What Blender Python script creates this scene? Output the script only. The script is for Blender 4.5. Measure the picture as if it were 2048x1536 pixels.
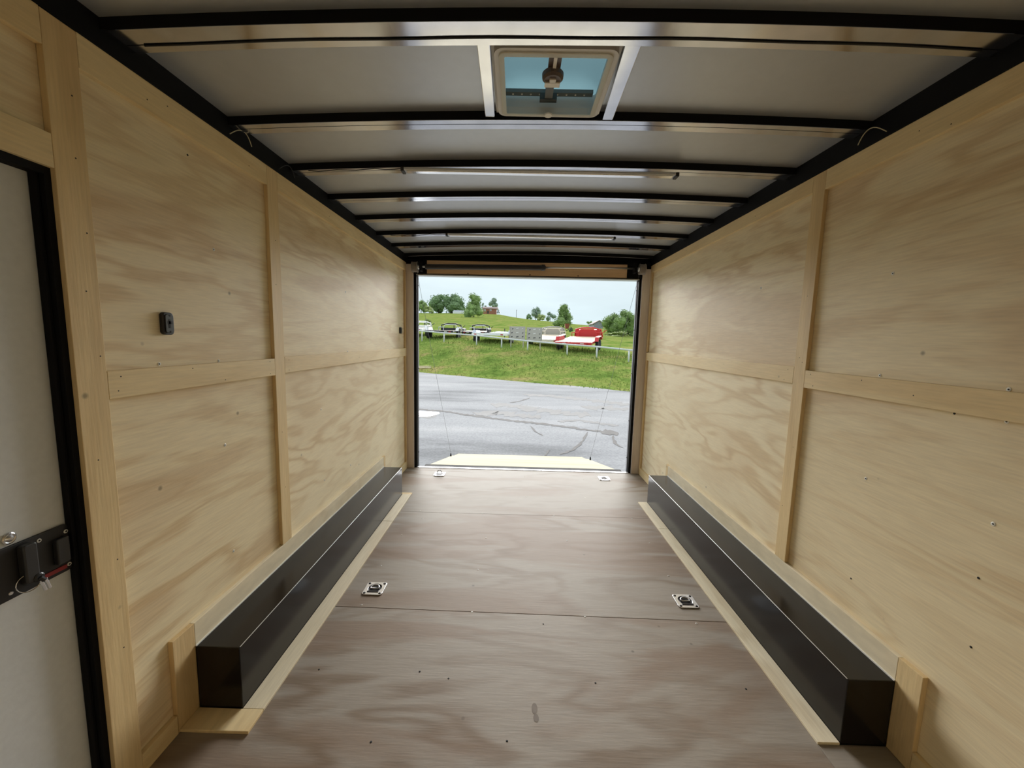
import bpy, bmesh, math, random
from mathutils import Vector, Matrix, noise
random.seed(7)
for o in list(bpy.data.objects): bpy.data.objects.remove(o)
scene = bpy.context.scene
COL = scene.collection

# ------------------------------------------------------------------ camera
F_PX, YAW, PITCH, ROLL = 784.53, -0.00973, -0.11206, 0.02412
CAM = Vector((-0.0938, 0.0, 1.3706))
_fw = Vector((math.sin(YAW)*math.cos(PITCH), math.cos(YAW)*math.cos(PITCH), math.sin(PITCH)))
_r = Vector((math.cos(YAW), -math.sin(YAW), 0)); _u = _r.cross(_fw)
_R = math.cos(ROLL)*_r + math.sin(ROLL)*_u
_U = -math.sin(ROLL)*_r + math.cos(ROLL)*_u
cam_data = bpy.data.cameras.new('camera'); cam = bpy.data.objects.new('camera', cam_data); COL.objects.link(cam)
cam_data.sensor_width = 36.0; cam_data.sensor_fit = 'HORIZONTAL'; cam_data.lens = F_PX/2048*36.0
cam_data.clip_start = 0.02; cam_data.clip_end = 2000
M = Matrix((( _R.x, _U.x, -_fw.x, CAM.x), (_R.y, _U.y, -_fw.y, CAM.y), (_R.z, _U.z, -_fw.z, CAM.z), (0, 0, 0, 1)))
cam.matrix_world = M
scene.camera = cam

def ray(u, v): return _fw + _R*((u-1024)/F_PX) - _U*((v-768)/F_PX)
def at(u, v, axis, val):
    """world point seen at photo position (u, v) on the plane axis = val"""
    d = ray(u, v); return CAM + d*((val-CAM[axis])/d[axis])

# ------------------------------------------------------------------ world, sun, exposure
scene.view_settings.view_transform = 'Standard'; scene.view_settings.look = 'None'
scene.view_settings.gamma = 1.0; scene.view_settings.use_curve_mapping = False
scene.view_settings.exposure = 0.0
SKY_STRENGTH = 1.0
SUN_STRENGTH, SUN_ELEV, SUN_ANGLE = 10.6, 8.0, 55.0
world = bpy.data.worlds.new('overcast_sky'); scene.world = world; world.use_nodes = True
nt = world.node_tree; nt.nodes.clear()
tc = nt.nodes.new('ShaderNodeTexCoord'); sep = nt.nodes.new('ShaderNodeSeparateXYZ')
nt.links.new(tc.outputs['Generated'], sep.inputs[0])
rmp = nt.nodes.new('ShaderNodeValToRGB')
rmp.color_ramp.elements[0].position = 0.0; rmp.color_ramp.elements[0].color = (0.76, 0.92, 0.975, 1)
rmp.color_ramp.elements[1].position = 0.6; rmp.color_ramp.elements[1].color = (0.98, 1.03, 1.06, 1)
nt.links.new(sep.outputs['Z'], rmp.inputs[0])
mp = nt.nodes.new('ShaderNodeMapping'); mp.inputs['Scale'].default_value = (2, 2, 9)
nz = nt.nodes.new('ShaderNodeTexNoise'); nz.inputs['Scale'].default_value = 1.6; nz.inputs['Detail'].default_value = 4
nt.links.new(tc.outputs['Generated'], mp.inputs[0]); nt.links.new(mp.outputs[0], nz.inputs['Vector'])
mr = nt.nodes.new('ShaderNodeMapRange'); mr.inputs['From Min'].default_value = .35; mr.inputs['From Max'].default_value = .7
mr.inputs['To Min'].default_value = 0.93; mr.inputs['To Max'].default_value = 1.05
nt.links.new(nz.outputs['Fac'], mr.inputs['Value'])
vm = nt.nodes.new('ShaderNodeVectorMath'); vm.operation = 'SCALE'
nt.links.new(rmp.outputs[0], vm.inputs[0]); nt.links.new(mr.outputs[0], vm.inputs['Scale'])
bg = nt.nodes.new('ShaderNodeBackground'); bg.inputs['Strength'].default_value = SKY_STRENGTH
nt.links.new(vm.outputs[0], bg.inputs['Color'])
wo = nt.nodes.new('ShaderNodeOutputWorld'); nt.links.new(bg.outputs[0], wo.inputs[0])

sun_data = bpy.data.lights.new('fill_sun', 'SUN'); sun = bpy.data.objects.new('fill_sun', sun_data); COL.objects.link(sun)  # broad low sun added to brighten the interior under the overcast sky
sun_data.energy = SUN_STRENGTH; sun_data.angle = math.radians(SUN_ANGLE); sun_data.color = (1.0, 0.985, 0.96)
_e = math.radians(SUN_ELEV); _az = math.radians(-2)
_to = Vector((math.sin(_az)*math.cos(_e), math.cos(_az)*math.cos(_e), math.sin(_e)))
sun.rotation_euler = _to.to_track_quat('Z', 'Y').to_euler()
sun.location = (0, 60, 40)

# ------------------------------------------------------------------ materials
def new_mat(name):
    m = bpy.data.materials.new(name); m.use_nodes = True
    n = m.node_tree; b = n.nodes['Principled BSDF']
    return m, n, b
def N(n, t, **kw):
    x = n.nodes.new(t)
    for k, v in kw.items(): setattr(x, k, v)
    return x
def simple(name, col, rough=.5, metal=0.0, var=0.0, scale=8.0, spec=None, bump=0.0, coat=0.0):
    m, n, b = new_mat(name)
    b.inputs['Base Color'].default_value = (*col, 1); b.inputs['Roughness'].default_value = rough; b.inputs['Metallic'].default_value = metal
    if spec is not None: b.inputs['Specular IOR Level'].default_value = spec
    if coat: b.inputs['Coat Weight'].default_value = coat
    tc = N(n, 'ShaderNodeTexCoord'); nz = N(n, 'ShaderNodeTexNoise'); nz.inputs['Scale'].default_value = scale; nz.inputs['Detail'].default_value = 5
    n.links.new(tc.outputs['Object'], nz.inputs['Vector'])
    mx = N(n, 'ShaderNodeMix', data_type='RGBA')
    mx.inputs[6].default_value = (*[c*(1-var) for c in col], 1); mx.inputs[7].default_value = (*[min(1, c*(1+var)) for c in col], 1)
    n.links.new(nz.outputs['Fac'], mx.inputs[0]); n.links.new(mx.outputs[2], b.inputs['Base Color'])
    if bump:
        bp = N(n, 'ShaderNodeBump'); bp.inputs['Strength'].default_value = bump; bp.inputs['Distance'].default_value = .01
        n.links.new(nz.outputs['Fac'], bp.inputs['Height']); n.links.new(bp.outputs[0], b.inputs['Normal'])
    return m
def plywood(name, light, dark, stretch, rings=7.0, ring_amt=.55, patch_amt=.5, fib=.07, patch=(.42, .25, .12), rough=.55, freq=1.0, speck=.5, feather=.10, spec=.3):
    """rotary-cut softwood: growth rings as contour lines of a stretched noise field"""
    m, n, b = new_mat(name); L = n.links.new
    tc = N(n, 'ShaderNodeTexCoord'); oi = N(n, 'ShaderNodeObjectInfo')
    off = N(n, 'ShaderNodeMath', operation='MULTIPLY'); off.inputs[1].default_value = 37.0; L(oi.outputs['Random'], off.inputs[0])
    add = N(n, 'ShaderNodeVectorMath', operation='ADD'); L(tc.outputs['Object'], add.inputs[0]); L(off.outputs[0], add.inputs[1])
    def noise_(scl, scale, detail, dist=0.0, rough_=.5):
        mp = N(n, 'ShaderNodeMapping'); mp.inputs['Scale'].default_value = scl; L(add.outputs[0], mp.inputs[0])
        z = N(n, 'ShaderNodeTexNoise'); z.inputs['Scale'].default_value = scale; z.inputs['Detail'].default_value = detail
        z.inputs['Distortion'].default_value = dist; z.inputs['Roughness'].default_value = rough_
        L(mp.outputs[0], z.inputs['Vector']); return z.outputs['Fac']
    field = noise_(stretch, 1.0*freq, 3.0, .35, .5)
    fe = noise_(tuple(x*9 if x > .9 else x*2.5 for x in stretch), 1.6, 2.0)
    fm = N(n, 'ShaderNodeMath', operation='MULTIPLY_ADD'); fm.inputs[1].default_value = feather; L(fe, fm.inputs[0]); L(field, fm.inputs[2])
    k = N(n, 'ShaderNodeMath', operation='MULTIPLY'); k.inputs[1].default_value = rings*6.283; L(fm.outputs[0], k.inputs[0])
    s = N(n, 'ShaderNodeMath', operation='SINE'); L(k.outputs[0], s.inputs[0])
    mr = N(n, 'ShaderNodeMapRange'); mr.inputs['From Min'].default_value = -1; mr.inputs['From Max'].default_value = 1; L(s.outputs[0], mr.inputs['Value'])
    pw = N(n, 'ShaderNodeMath', operation='POWER'); pw.inputs[1].default_value = 2.2; L(mr.outputs[0], pw.inputs[0])
    # rings fade in and out over the sheet
    fade = noise_(tuple(.8*x for x in stretch), .9, 1.0)
    fr = N(n, 'ShaderNodeMapRange'); fr.inputs['From Min'].default_value = .35; fr.inputs['From Max'].default_value = .68
    fr.inputs['To Min'].default_value = .25; fr.inputs['To Max'].default_value = 1.0; L(fade, fr.inputs['Value'])
    ra = N(n, 'ShaderNodeMath', operation='MULTIPLY'); L(pw.outputs[0], ra.inputs[0]); L(fr.outputs[0], ra.inputs[1])
    rb = N(n, 'ShaderNodeMath', operation='MULTIPLY'); rb.inputs[1].default_value = ring_amt; L(ra.outputs[0], rb.inputs[0])
    mx = N(n, 'ShaderNodeMix', data_type='RGBA'); mx.inputs[6].default_value = (*light, 1); mx.inputs[7].default_value = (*dark, 1); L(rb.outputs[0], mx.inputs[0])
    # heartwood patches
    pt = noise_(tuple(.7*x for x in stretch), 1.1*freq, 4.0, .8)
    pr = N(n, 'ShaderNodeMapRange'); pr.inputs['From Min'].default_value = .50; pr.inputs['From Max'].default_value = .58
    pr.inputs['To Max'].default_value = patch_amt; L(pt, pr.inputs['Value'])
    m2 = N(n, 'ShaderNodeMix', data_type='RGBA'); m2.inputs[7].default_value = (*patch, 1); L(pr.outputs[0], m2.inputs[0]); L(mx.outputs[2], m2.inputs[6])
    # fibres along and across
    g = noise_(tuple(x*18 if x > .9 else x*7 for x in stretch), 2.2, 3.0)
    gr = N(n, 'ShaderNodeMapRange'); gr.inputs['To Min'].default_value = 1-fib*2; gr.inputs['To Max'].default_value = 1+fib*2; L(g, gr.inputs['Value'])
    sc = N(n, 'ShaderNodeVectorMath', operation='SCALE'); L(m2.outputs[2], sc.inputs[0]); L(gr.outputs[0], sc.inputs['Scale'])
    # small dark specks (pin knots)
    vo = N(n, 'ShaderNodeTexVoronoi'); vo.inputs['Scale'].default_value = 5.0; L(add.outputs[0], vo.inputs['Vector'])
    vr = N(n, 'ShaderNodeMapRange'); vr.inputs['From Min'].default_value = .018; vr.inputs['From Max'].default_value = .05
    vr.inputs['To Min'].default_value = 1-speck; vr.inputs['To Max'].default_value = 1; L(vo.outputs['Distance'], vr.inputs['Value'])
    s2 = N(n, 'ShaderNodeVectorMath', operation='SCALE'); L(sc.outputs[0], s2.inputs[0]); L(vr.outputs[0], s2.inputs['Scale'])
    L(s2.outputs[0], b.inputs['Base Color']); b.inputs['Roughness'].default_value = rough; b.inputs['Specular IOR Level'].default_value = spec
    bp = N(n, 'ShaderNodeBump'); bp.inputs['Strength'].default_value = .12; bp.inputs['Distance'].default_value = .004
    L(g, bp.inputs['Height']); L(bp.outputs[0], b.inputs['Normal'])
    return m

MAT = {}
PL, PD = (.86, .74, .50), (.66, .48, .26)
MAT['ply_wall'] = plywood('plywood_wall', PL, PD, (1.2, .8, 4.2), rings=7, ring_amt=.75, patch_amt=.5, patch=(.62, .44, .25))
MAT['ply_swirl'] = plywood('plywood_wall_swirl', (.88, .77, .54), (.62, .44, .23), (1.6, .8, 3.2), rings=9, ring_amt=.62, patch_amt=.25, patch=(.66, .48, .28), feather=.03, fib=.05)
MAT['ply_trim_y'] = plywood('plywood_trim_lengthwise', (.82, .66, .38), (.66, .46, .21), (2.0, .7, 4.0), rings=5, ring_amt=.5, patch_amt=.3, patch=(.66, .45, .2))
MAT['ply_trim_z'] = plywood('plywood_trim_upright', (.78, .60, .33), (.60, .42, .20), (4.0, 4.0, .6), rings=5, ring_amt=.45, patch_amt=.4, patch=(.54, .36, .17))
MAT['ply_floor'] = plywood('plywood_floor', (.315, .278, .235), (.19, .135, .09), (.8, 3.2, 1.0), rings=6, ring_amt=.9, patch_amt=.6, patch=(.23, .155, .105), rough=.58, spec=.2, feather=.045)
MAT['pine_strip'] = plywood('pine_floor_strip', (.82, .73, .54), (.62, .50, .32), (4.5, .8, 1.0), rings=6, ring_amt=.6, patch_amt=.2, patch=(.55, .48, .3))
MAT['jamb'] = plywood('brown_jamb_board', (.80, .73, .68), (.66, .58, .53), (4, 4, .5), rings=3, ring_amt=.3, patch_amt=.2)
MAT['header'] = plywood('header_board', (.80, .56, .34), (.62, .42, .24), (.5, 4, 4), rings=4, ring_amt=.4, patch_amt=.2)
MAT['ramp_wood'] = plywood('pine_ramp', (.70, .64, .49), (.62, .53, .36), (.5, 3.0, 1), rings=5, ring_amt=.35, patch_amt=.15, spec=.0)
MAT['roof'] = simple('grey_roof_sheet', (.53, .56, .60), rough=.38, metal=.55, var=.05, scale=22)
MAT['black'] = simple('black_painted_steel', (.006, .0058, .0065), rough=.7, var=.2, spec=.15)
MAT['galv'] = simple('galvanised_flange', (.64, .65, .70), rough=.13, metal=1.0, var=.2, scale=14)
MAT['wheelbox'] = simple('dark_satin_steel', (.010, .009, .0085), rough=.2, var=.12, scale=5, spec=.4)
MAT['white_line'] = simple('white_caulk', (.78, .77, .72), rough=.5)
MAT['chrome'] = simple('zinc_plate', (.72, .73, .76), rough=.25, metal=1.0, var=.15, scale=60)
MAT['darkmetal'] = simple('dark_cup', (.03, .028, .03), rough=.35, metal=.6)
MAT['steelring'] = simple('steel_ring', (.45, .45, .47), rough=.3, metal=1.0)
MAT['door'] = simple('white_door_skin', (.72, .75, .77), rough=.42, var=.07, scale=60, bump=.05)
MAT['plastic'] = simple('black_plastic', (.016, .016, .018), rough=.5)
MAT['plastic2'] = simple('black_plastic_gloss', (.03, .031, .034), rough=.35)
MAT['red'] = simple('red_tab', (.28, .012, .012), rough=.4)
MAT['ivory'] = simple('ivory_plastic', (.86, .82, .74), rough=.45, var=.05)
MAT['brownplastic'] = simple('brown_knob', (.10, .07, .055), rough=.45)
MAT['lens'] = simple('led_lens', (.92, .92, .92), rough=.14, metal=1.0)
MAT['screw'] = simple('screw_head', (.88, .88, .84), rough=.35)
MAT['hole'] = simple('dark_socket', (.01, .01, .01), rough=.7)
MAT['spring'] = simple('black_spring', (.022, .02, .024), rough=.4, var=.3, scale=40)
MAT['drum'] = simple('cable_drum', (.34, .30, .26), rough=.6, var=.25, scale=50)
MAT['cable'] = simple('steel_cable', (.22, .22, .24), rough=.5, metal=.5)
MAT['alu'] = simple('aluminium', (.66, .67, .68), rough=.35, metal=1.0)
MAT['rubber'] = simple('tyre_rubber', (.02, .02, .022), rough=.8)
MAT['wire'] = simple('wire_jacket', (.02, .02, .02), rough=.5)
MAT['wire_y'] = simple('wire_pale', (.5, .46, .3), rough=.5)
m, n, b = new_mat('ivory_translucent')
b.inputs['Base Color'].default_value = (.88, .84, .76, 1); b.inputs['Roughness'].default_value = .4
tr = N(n, 'ShaderNodeBsdfTranslucent'); tr.inputs[0].default_value = (.92, .88, .78, 1)
ms = N(n, 'ShaderNodeMixShader'); ms.inputs[0].default_value = .55
n.links.new(b.outputs[0], ms.inputs[1]); n.links.new(tr.outputs[0], ms.inputs[2]); n.links.new(ms.outputs[0], n.nodes['Material Output'].inputs[0])
MAT['ivory_thin'] = m
# roof vent lid: thin tinted plastic that lets skylight through
m, n, b = new_mat('vent_lid'); n.nodes.remove(b)
tr = N(n, 'ShaderNodeBsdfTranslucent'); tr.inputs[0].default_value = (.095, .165, .185, 1)
gl = N(n, 'ShaderNodeBsdfGlossy'); gl.inputs[0].default_value = (.5, .6, .65, 1); gl.inputs[1].default_value = .25
ms = N(n, 'ShaderNodeMixShader'); ms.inputs[0].default_value = .08
n.links.new(tr.outputs[0], ms.inputs[1]); n.links.new(gl.outputs[0], ms.inputs[2]); n.links.new(ms.outputs[0], n.nodes['Material Output'].inputs[0])
MAT['lid'] = m

def ground_mat(name, stops, scale, rough=.9, stretch=(1, 1, 1), detail=8, fine=60, fineamt=.35, spec=.2):
    m, n, b = new_mat(name); L = n.links.new
    tc = N(n, 'ShaderNodeTexCoord'); mp = N(n, 'ShaderNodeMapping'); mp.inputs['Scale'].default_value = stretch; L(tc.outputs['Object'], mp.inputs[0])
    z = N(n, 'ShaderNodeTexNoise'); z.inputs['Scale'].default_value = scale; z.inputs['Detail'].default_value = detail; z.inputs['Roughness'].default_value = .6; L(mp.outputs[0], z.inputs['Vector'])
    cr = N(n, 'ShaderNodeValToRGB'); e = cr.color_ramp.elements
    e[0].position = stops[0][0]; e[0].color = (*stops[0][1], 1); e[1].position = stops[-1][0]; e[1].color = (*stops[-1][1], 1)
    for p_, c in stops[1:-1]:
        q = e.new(p_); q.color = (*c, 1)
    L(z.outputs['Fac'], cr.inputs[0])
    f = N(n, 'ShaderNodeTexNoise'); f.inputs['Scale'].default_value = fine; f.inputs['Detail'].default_value = 3; L(tc.outputs['Object'], f.inputs['Vector'])
    r2 = N(n, 'ShaderNodeMapRange'); r2.inputs['From Min'].default_value = .25; r2.inputs['From Max'].default_value = .75
    r2.inputs['To Min'].default_value = 1-fineamt; r2.inputs['To Max'].default_value = 1+fineamt; L(f.outputs['Fac'], r2.inputs['Value'])
    s = N(n, 'ShaderNodeVectorMath', operation='SCALE'); L(cr.outputs[0], s.inputs[0]); L(r2.outputs[0], s.inputs['Scale'])
    L(s.outputs[0], b.inputs['Base Color']); b.inputs['Roughness'].default_value = rough; b.inputs['Specular IOR Level'].default_value = spec
    return m
MAT['asphalt'] = ground_mat('weathered_asphalt', [(.32, (.22, .225, .235)), (.45, (.33, .335, .35)), (.56, (.37, .375, .39)), (.70, (.44, .44, .45))], .55, stretch=(.45, 1.5, 1), fine=25, fineamt=.18, spec=.08)
MAT['grass'] = ground_mat('mown_grass', [(.32, (.10, .175, .035)), (.44, (.18, .265, .06)), (.54, (.25, .305, .08)), (.66, (.35, .30, .125))], .5, fine=6, fineamt=.35, spec=0.0)
MAT['crack'] = simple('asphalt_crack', (.19, .18, .175), rough=.95, var=.3)
MAT['stain'] = simple('damp_asphalt', (.20, .195, .195), rough=.8, var=.25, scale=2)
MAT['water'] = simple('puddle_water', (.30, .40, .46), rough=.05, spec=.5)
MAT['fence'] = simple('grey_pipe', (.68, .71, .73), rough=.45, var=.1)
def leafmat(name, c):
    m, n, b = new_mat(name); L = n.links.new
    tc = N(n, 'ShaderNodeTexCoord'); z = N(n, 'ShaderNodeTexNoise'); z.inputs['Scale'].default_value = .9; z.inputs['Detail'].default_value = 5; L(tc.outputs['Object'], z.inputs['Vector'])
    mr = N(n, 'ShaderNodeMapRange'); mr.inputs['From Min'].default_value = .3; mr.inputs['From Max'].default_value = .7; mr.inputs['To Min'].default_value = .6; mr.inputs['To Max'].default_value = 1.5; L(z.outputs['Fac'], mr.inputs['Value'])
    s = N(n, 'ShaderNodeVectorMath', operation='SCALE'); s.inputs[0].default_value = c; L(mr.outputs[0], s.inputs['Scale'])
    L(s.outputs[0], b.inputs['Base Color']); b.inputs['Roughness'].default_value = .7; b.inputs['Specular IOR Level'].default_value = .15
    return m
MAT['leaf_dark'] = leafmat('leaves_dark', (.17, .26, .13))
MAT['leaf_mid'] = leafmat('leaves_mid', (.22, .32, .12))
MAT['leaf_pale'] = leafmat('leaves_pale', (.32, .39, .16))
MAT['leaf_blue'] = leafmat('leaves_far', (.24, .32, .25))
MAT['blade'] = leafmat('grass_blades', (.24, .33, .08))
MAT['bark'] = simple('bark', (.10, .085, .07), rough=.9, var=.2)
MAT['brick'] = simple('brick_red', (.40, .17, .11), rough=.85, var=.15, scale=3)
MAT['shingle'] = simple('roof_shingle', (.33, .25, .24), rough=.8, var=.1)
MAT['paint_white'] = simple('white_paint', (.90, .92, .94), rough=.45, var=.05)
MAT['paint_cream'] = simple('cream_paint', (.86, .81, .70), rough=.5, var=.05)
MAT['paint_black'] = simple('black_paint', (.025, .025, .032), rough=.4, var=.1)
MAT['paint_red'] = simple('red_paint', (.62, .035, .04), rough=.4, var=.08)
MAT['paint_grey'] = simple('grey_paint', (.46, .44, .41), rough=.55, var=.05)
MAT['paint_silver'] = simple('silver_paint', (.62, .66, .78), rough=.4, var=.05)
MAT['plank'] = simple('trailer_plank', (.62, .52, .38), rough=.7, var=.15, scale=3)
MAT['plank_pale'] = simple('trailer_plank_pale', (.78, .66, .50), rough=.7, var=.1, scale=3)
MAT['barn'] = simple('grey_barn_boards', (.30, .31, .36), rough=.85, var=.15)
MAT['rust'] = simple('rusty_red', (.32, .09, .06), rough=.9, var=.25)
MAT['glass'] = simple('window_glass', (.30, .34, .36), rough=.1)
MAT['tail_red'] = simple('tail_light_red', (.45, .02, .02), rough=.3)
MAT['tape_white'] = simple('reflective_white', (.8, .8, .8), rough=.4)

# ------------------------------------------------------------------ mesh helpers
class MB:
    def __init__(s): s.v = []; s.f = []
    def _add(s, vs, fs):
        k = len(s.v); s.v += [tuple(q) for q in vs]; s.f += [tuple(i+k for i in f) for f in fs]; return s
    def box(s, x0, x1, y0, y1, z0, z1):
        if x0 > x1: x0, x1 = x1, x0
        if y0 > y1: y0, y1 = y1, y0
        if z0 > z1: z0, z1 = z1, z0
        return s._add([(x0,y0,z0),(x1,y0,z0),(x1,y1,z0),(x0,y1,z0),(x0,y0,z1),(x1,y0,z1),(x1,y1,z1),(x0,y1,z1)],
                      [(3,2,1,0),(4,5,6,7),(0,1,5,4),(1,2,6,5),(2,3,7,6),(3,0,4,7)])
    def hexa(s, p):  # 8 corners, bottom ring then top ring
        return s._add(p, [(3,2,1,0),(4,5,6,7),(0,1,5,4),(1,2,6,5),(2,3,7,6),(3,0,4,7)])
    def prism(s, poly, fn0, fn1):
        n = len(poly); vs = [fn0(*q) for q in poly]+[fn1(*q) for q in poly]
        return s._add(vs, [tuple(range(n-1,-1,-1)), tuple(range(n, 2*n))]+[(i,(i+1)%n,(i+1)%n+n,i+n) for i in range(n)])
    def ring(s, outer, inner, fn0, fn1):  # annular plate
        n = len(outer)
        vs = [fn0(*q) for q in outer]+[fn0(*q) for q in inner]+[fn1(*q) for q in outer]+[fn1(*q) for q in inner]
        fs = []
        for i in range(n):
            j = (i+1) % n
            fs += [(i,i+n,j+n,j), (i+2*n,j+2*n,j+3*n,i+3*n), (i,j,j+2*n,i+2*n), (i+n,i+3*n,j+3*n,j+n)]
        return s._add(vs, fs)
    def cyl(s, p0, p1, r, n=12, r1=None):
        return s.tube([p0, p1], r, n, r_end=r1)
    def tube(s, path, r, n=8, closed=False, r_end=None):
        P = [Vector(q) for q in path]; k0 = len(P); vs = []
        prev = None
        for i, q in enumerate(P):
            if closed: t = (P[(i+1) % k0]-P[i-1])
            else: t = P[min(i+1, k0-1)]-P[max(i-1, 0)]
            t.normalize()
            if prev is None:
                a = Vector((0,0,1)) if abs(t.z) < .9 else Vector((1,0,0)); e1 = t.cross(a).normalized()
            else: e1 = (prev - t*prev.dot(t)).normalized()
            prev = e1; e2 = t.cross(e1)
            rr = r if r_end is None else r+(r_end-r)*i/(k0-1)
            for j in range(n):
                a = 2*math.pi*j/n; vs.append(q+e1*math.cos(a)*rr+e2*math.sin(a)*rr)
        fs = []
        for i in range(k0 if closed else k0-1):
            for j in range(n):
                a = i*n+j; b = i*n+(j+1) % n; c = ((i+1) % k0)*n+(j+1) % n; d = ((i+1) % k0)*n+j
                fs.append((a,b,c,d))
        if not closed: fs += [tuple(range(n-1,-1,-1)), tuple(range((k0-1)*n, k0*n))]
        return s._add(vs, fs)
    def lathe(s, c, axis, prof, n=20):  # prof: (along, radius)
        ax = Vector(axis).normalized(); a = Vector((0,0,1)) if abs(ax.z) < .9 else Vector((1,0,0))
        e1 = ax.cross(a).normalized(); e2 = ax.cross(e1); c = Vector(c); vs = []
        for h, r in prof:
            for j in range(n):
                t = 2*math.pi*j/n; vs.append(c+ax*h+e1*math.cos(t)*r+e2*math.sin(t)*r)
        fs = []
        for i in range(len(prof)-1):
            for j in range(n): fs.append((i*n+j, i*n+(j+1) % n, (i+1)*n+(j+1) % n, (i+1)*n+j))
        fs += [tuple(range(n-1,-1,-1)), tuple(range((len(prof)-1)*n, len(prof)*n))]
        return s._add(vs, fs)
    def build(s, name, mat, parent=None, bevel=0.0, smooth=False, local=False):
        me = bpy.data.meshes.new(name); me.from_pydata(s.v, [], s.f); me.update()
        bm = bmesh.new(); bm.from_mesh(me)
        bmesh.ops.recalc_face_normals(bm, faces=bm.faces)
        if bevel:
            ed = [e for e in bm.edges if len(e.link_faces) == 2 and e.calc_face_angle(0) > .5]
            bmesh.ops.bevel(bm, geom=ed, offset=bevel, segments=2, profile=.5, affect='EDGES', clamp_overlap=True)
        bm.to_mesh(me); bm.free()
        if smooth:
            for p_ in me.polygons: p_.use_smooth = True
        me.materials.append(MAT[mat] if isinstance(mat, str) else mat)
        o = bpy.data.objects.new(name, me); COL.objects.link(o)
        if parent is not None:
            o.parent = parent
            if not local: o.matrix_parent_inverse = WORLD[parent.name].inverted()
        WORLD[o.name] = Matrix.Identity(4)
        return o
WORLD = {}
def empty(name, loc, rot=(0, 0, 0)):
    o = bpy.data.objects.new(name, None); COL.objects.link(o); o.location = loc; o.rotation_euler = rot; o.empty_display_size = .1
    WORLD[o.name] = Matrix.Translation(Vector(loc)) @ __import__('mathutils').Euler(rot).to_matrix().to_4x4()
    return o
def tag(o, label, cat=None, group=None, kind=None):
    o['label'] = label
    if cat: o['category'] = cat
    if group: o['group'] = group
    if kind: o['kind'] = kind
    return o
def box(name, mat, parent, x0, x1, y0, y1, z0, z1, bevel=0.0, local=False):
    return MB().box(x0, x1, y0, y1, z0, z1).build(name, mat, parent, bevel, local=local)
def rrect(x0, x1, y0, y1, r, k=6):
    pts = []
    for cx, cy, a0 in ((x1-r, y1-r, 0), (x0+r, y1-r, 90), (x0+r, y0+r, 180), (x1-r, y0+r, 270)):
        for i in range(k):
            a = math.radians(a0+90*i/(k-1)); pts.append((cx+r*math.cos(a), cy+r*math.sin(a)))
    return pts

# ================================================================== THE TRAILER INTERIOR
W = 1.22; TP = .017                      # half width between batten faces; batten thickness
XP = W+TP                                # panel face
YE = 4.0145                              # rear end of the side walls
YF = -.87                                # front wall
HL, HR = 2.1136, 2.1306                  # top of the wall plywood, left and right
ZC, KC, SC = 2.20, .0184, .011           # crowned roof: underside of the bows
def bow_z(x): return ZC-KC*x*x+SC*x
SHEET = .034                              # roof sheet above bow underside

# ---- floor
floor = box('floor', 'black', None, -1.30, 1.30, YF-.05, 4.06, -.14, -.02)
tag(floor, 'plywood trailer floor running from the camera to the open rear door', 'floor', kind='structure')
G = .0016
for y0, y1, x0, x1 in ((YF, .6, -XP, XP), (.6+G, 1.834, -XP, XP), (1.834+G*2, 2.962, -XP, XP), (2.962+G*.8, YE+.02, -XP, XP)):
    # sheet joints run a little skew, as laid
    sk = .017 if abs(y0-1.834) < .01 else 0; sk1 = .017 if abs(y1-1.834) < .01 else 0
    b = MB().hexa([(x0,y0+sk,-.02),(x1,y0-sk,-.02),(x1,y1-sk1,-.02),(x0,y1+sk1,-.02),(x0,y0+sk,0),(x1,y0-sk,0),(x1,y1-sk1,0),(x0,y1+sk1,0)])
    b.build('plywood_sheet', 'ply_floor', floor, bevel=.0012)
sill = box('sill_plate', 'alu', floor, -1.125, 1.12, YE+.012, 4.062, -.02, .004, bevel=.002)
def screw_on(axis, sign, u, v, plane, parent, r=.0048, mat='screw'):
    p_ = at(u, v, axis, plane); ax = [0, 0, 0]; ax[axis] = sign
    s = MB().lathe(p_, ax, [(-.003, r), (.0006, r), (.0013, r*.75)], 10).build('screw', mat, parent)
    MB().lathe(p_+Vector(ax)*.0012, ax, [(0, r*.42), (.0006, r*.35)], 8).build('screw_socket', 'hole', s)
for u, v in ((803,1070),(762,1131),(955.5,1139),(972,1076),(1134,1081),(1299,1086),(1337,1152),(1108,1031),(1264,1037),(965,1027),(839.5,1021),(845,1037),
             (1053,993),(1170,995),(723,1210),(944,1224),(1170,1233.5),(1393,1247)):
    screw_on(2, 1, u, v, 0.0, floor)
for u, v in ((638,1339),(839.5,1343),(897,1357),(1191,1366),(1492,1378),(1086.5,1248),(1014,1482),(742,1484)):
    screw_on(2, 1, u, v, 0.0, floor, r=.004, mat='hole')
# sill screws
for x in (-.86, -.45, -.08, .2, .55, .83):
    MB().lathe((x, 4.04, .004), (0,0,1), [(0, .006), (.002, .005)], 8).build('screw', 'hole', sill)
for u, v, a_, b_ in ((1069, 1417, .011, .022), (1072, 1436, .010, .016)):
    q_ = at(u, v, 2, 0.0)
    MB()._add([(q_.x+a_*math.cos(t), q_.y+b_*math.sin(t), .0006) for t in [2*math.pi*i/16 for i in range(16)]], [tuple(range(16))]).build('smudge', simple('floor_smudge', (.15, .115, .085), rough=.7, var=.2, scale=40), floor)

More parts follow.
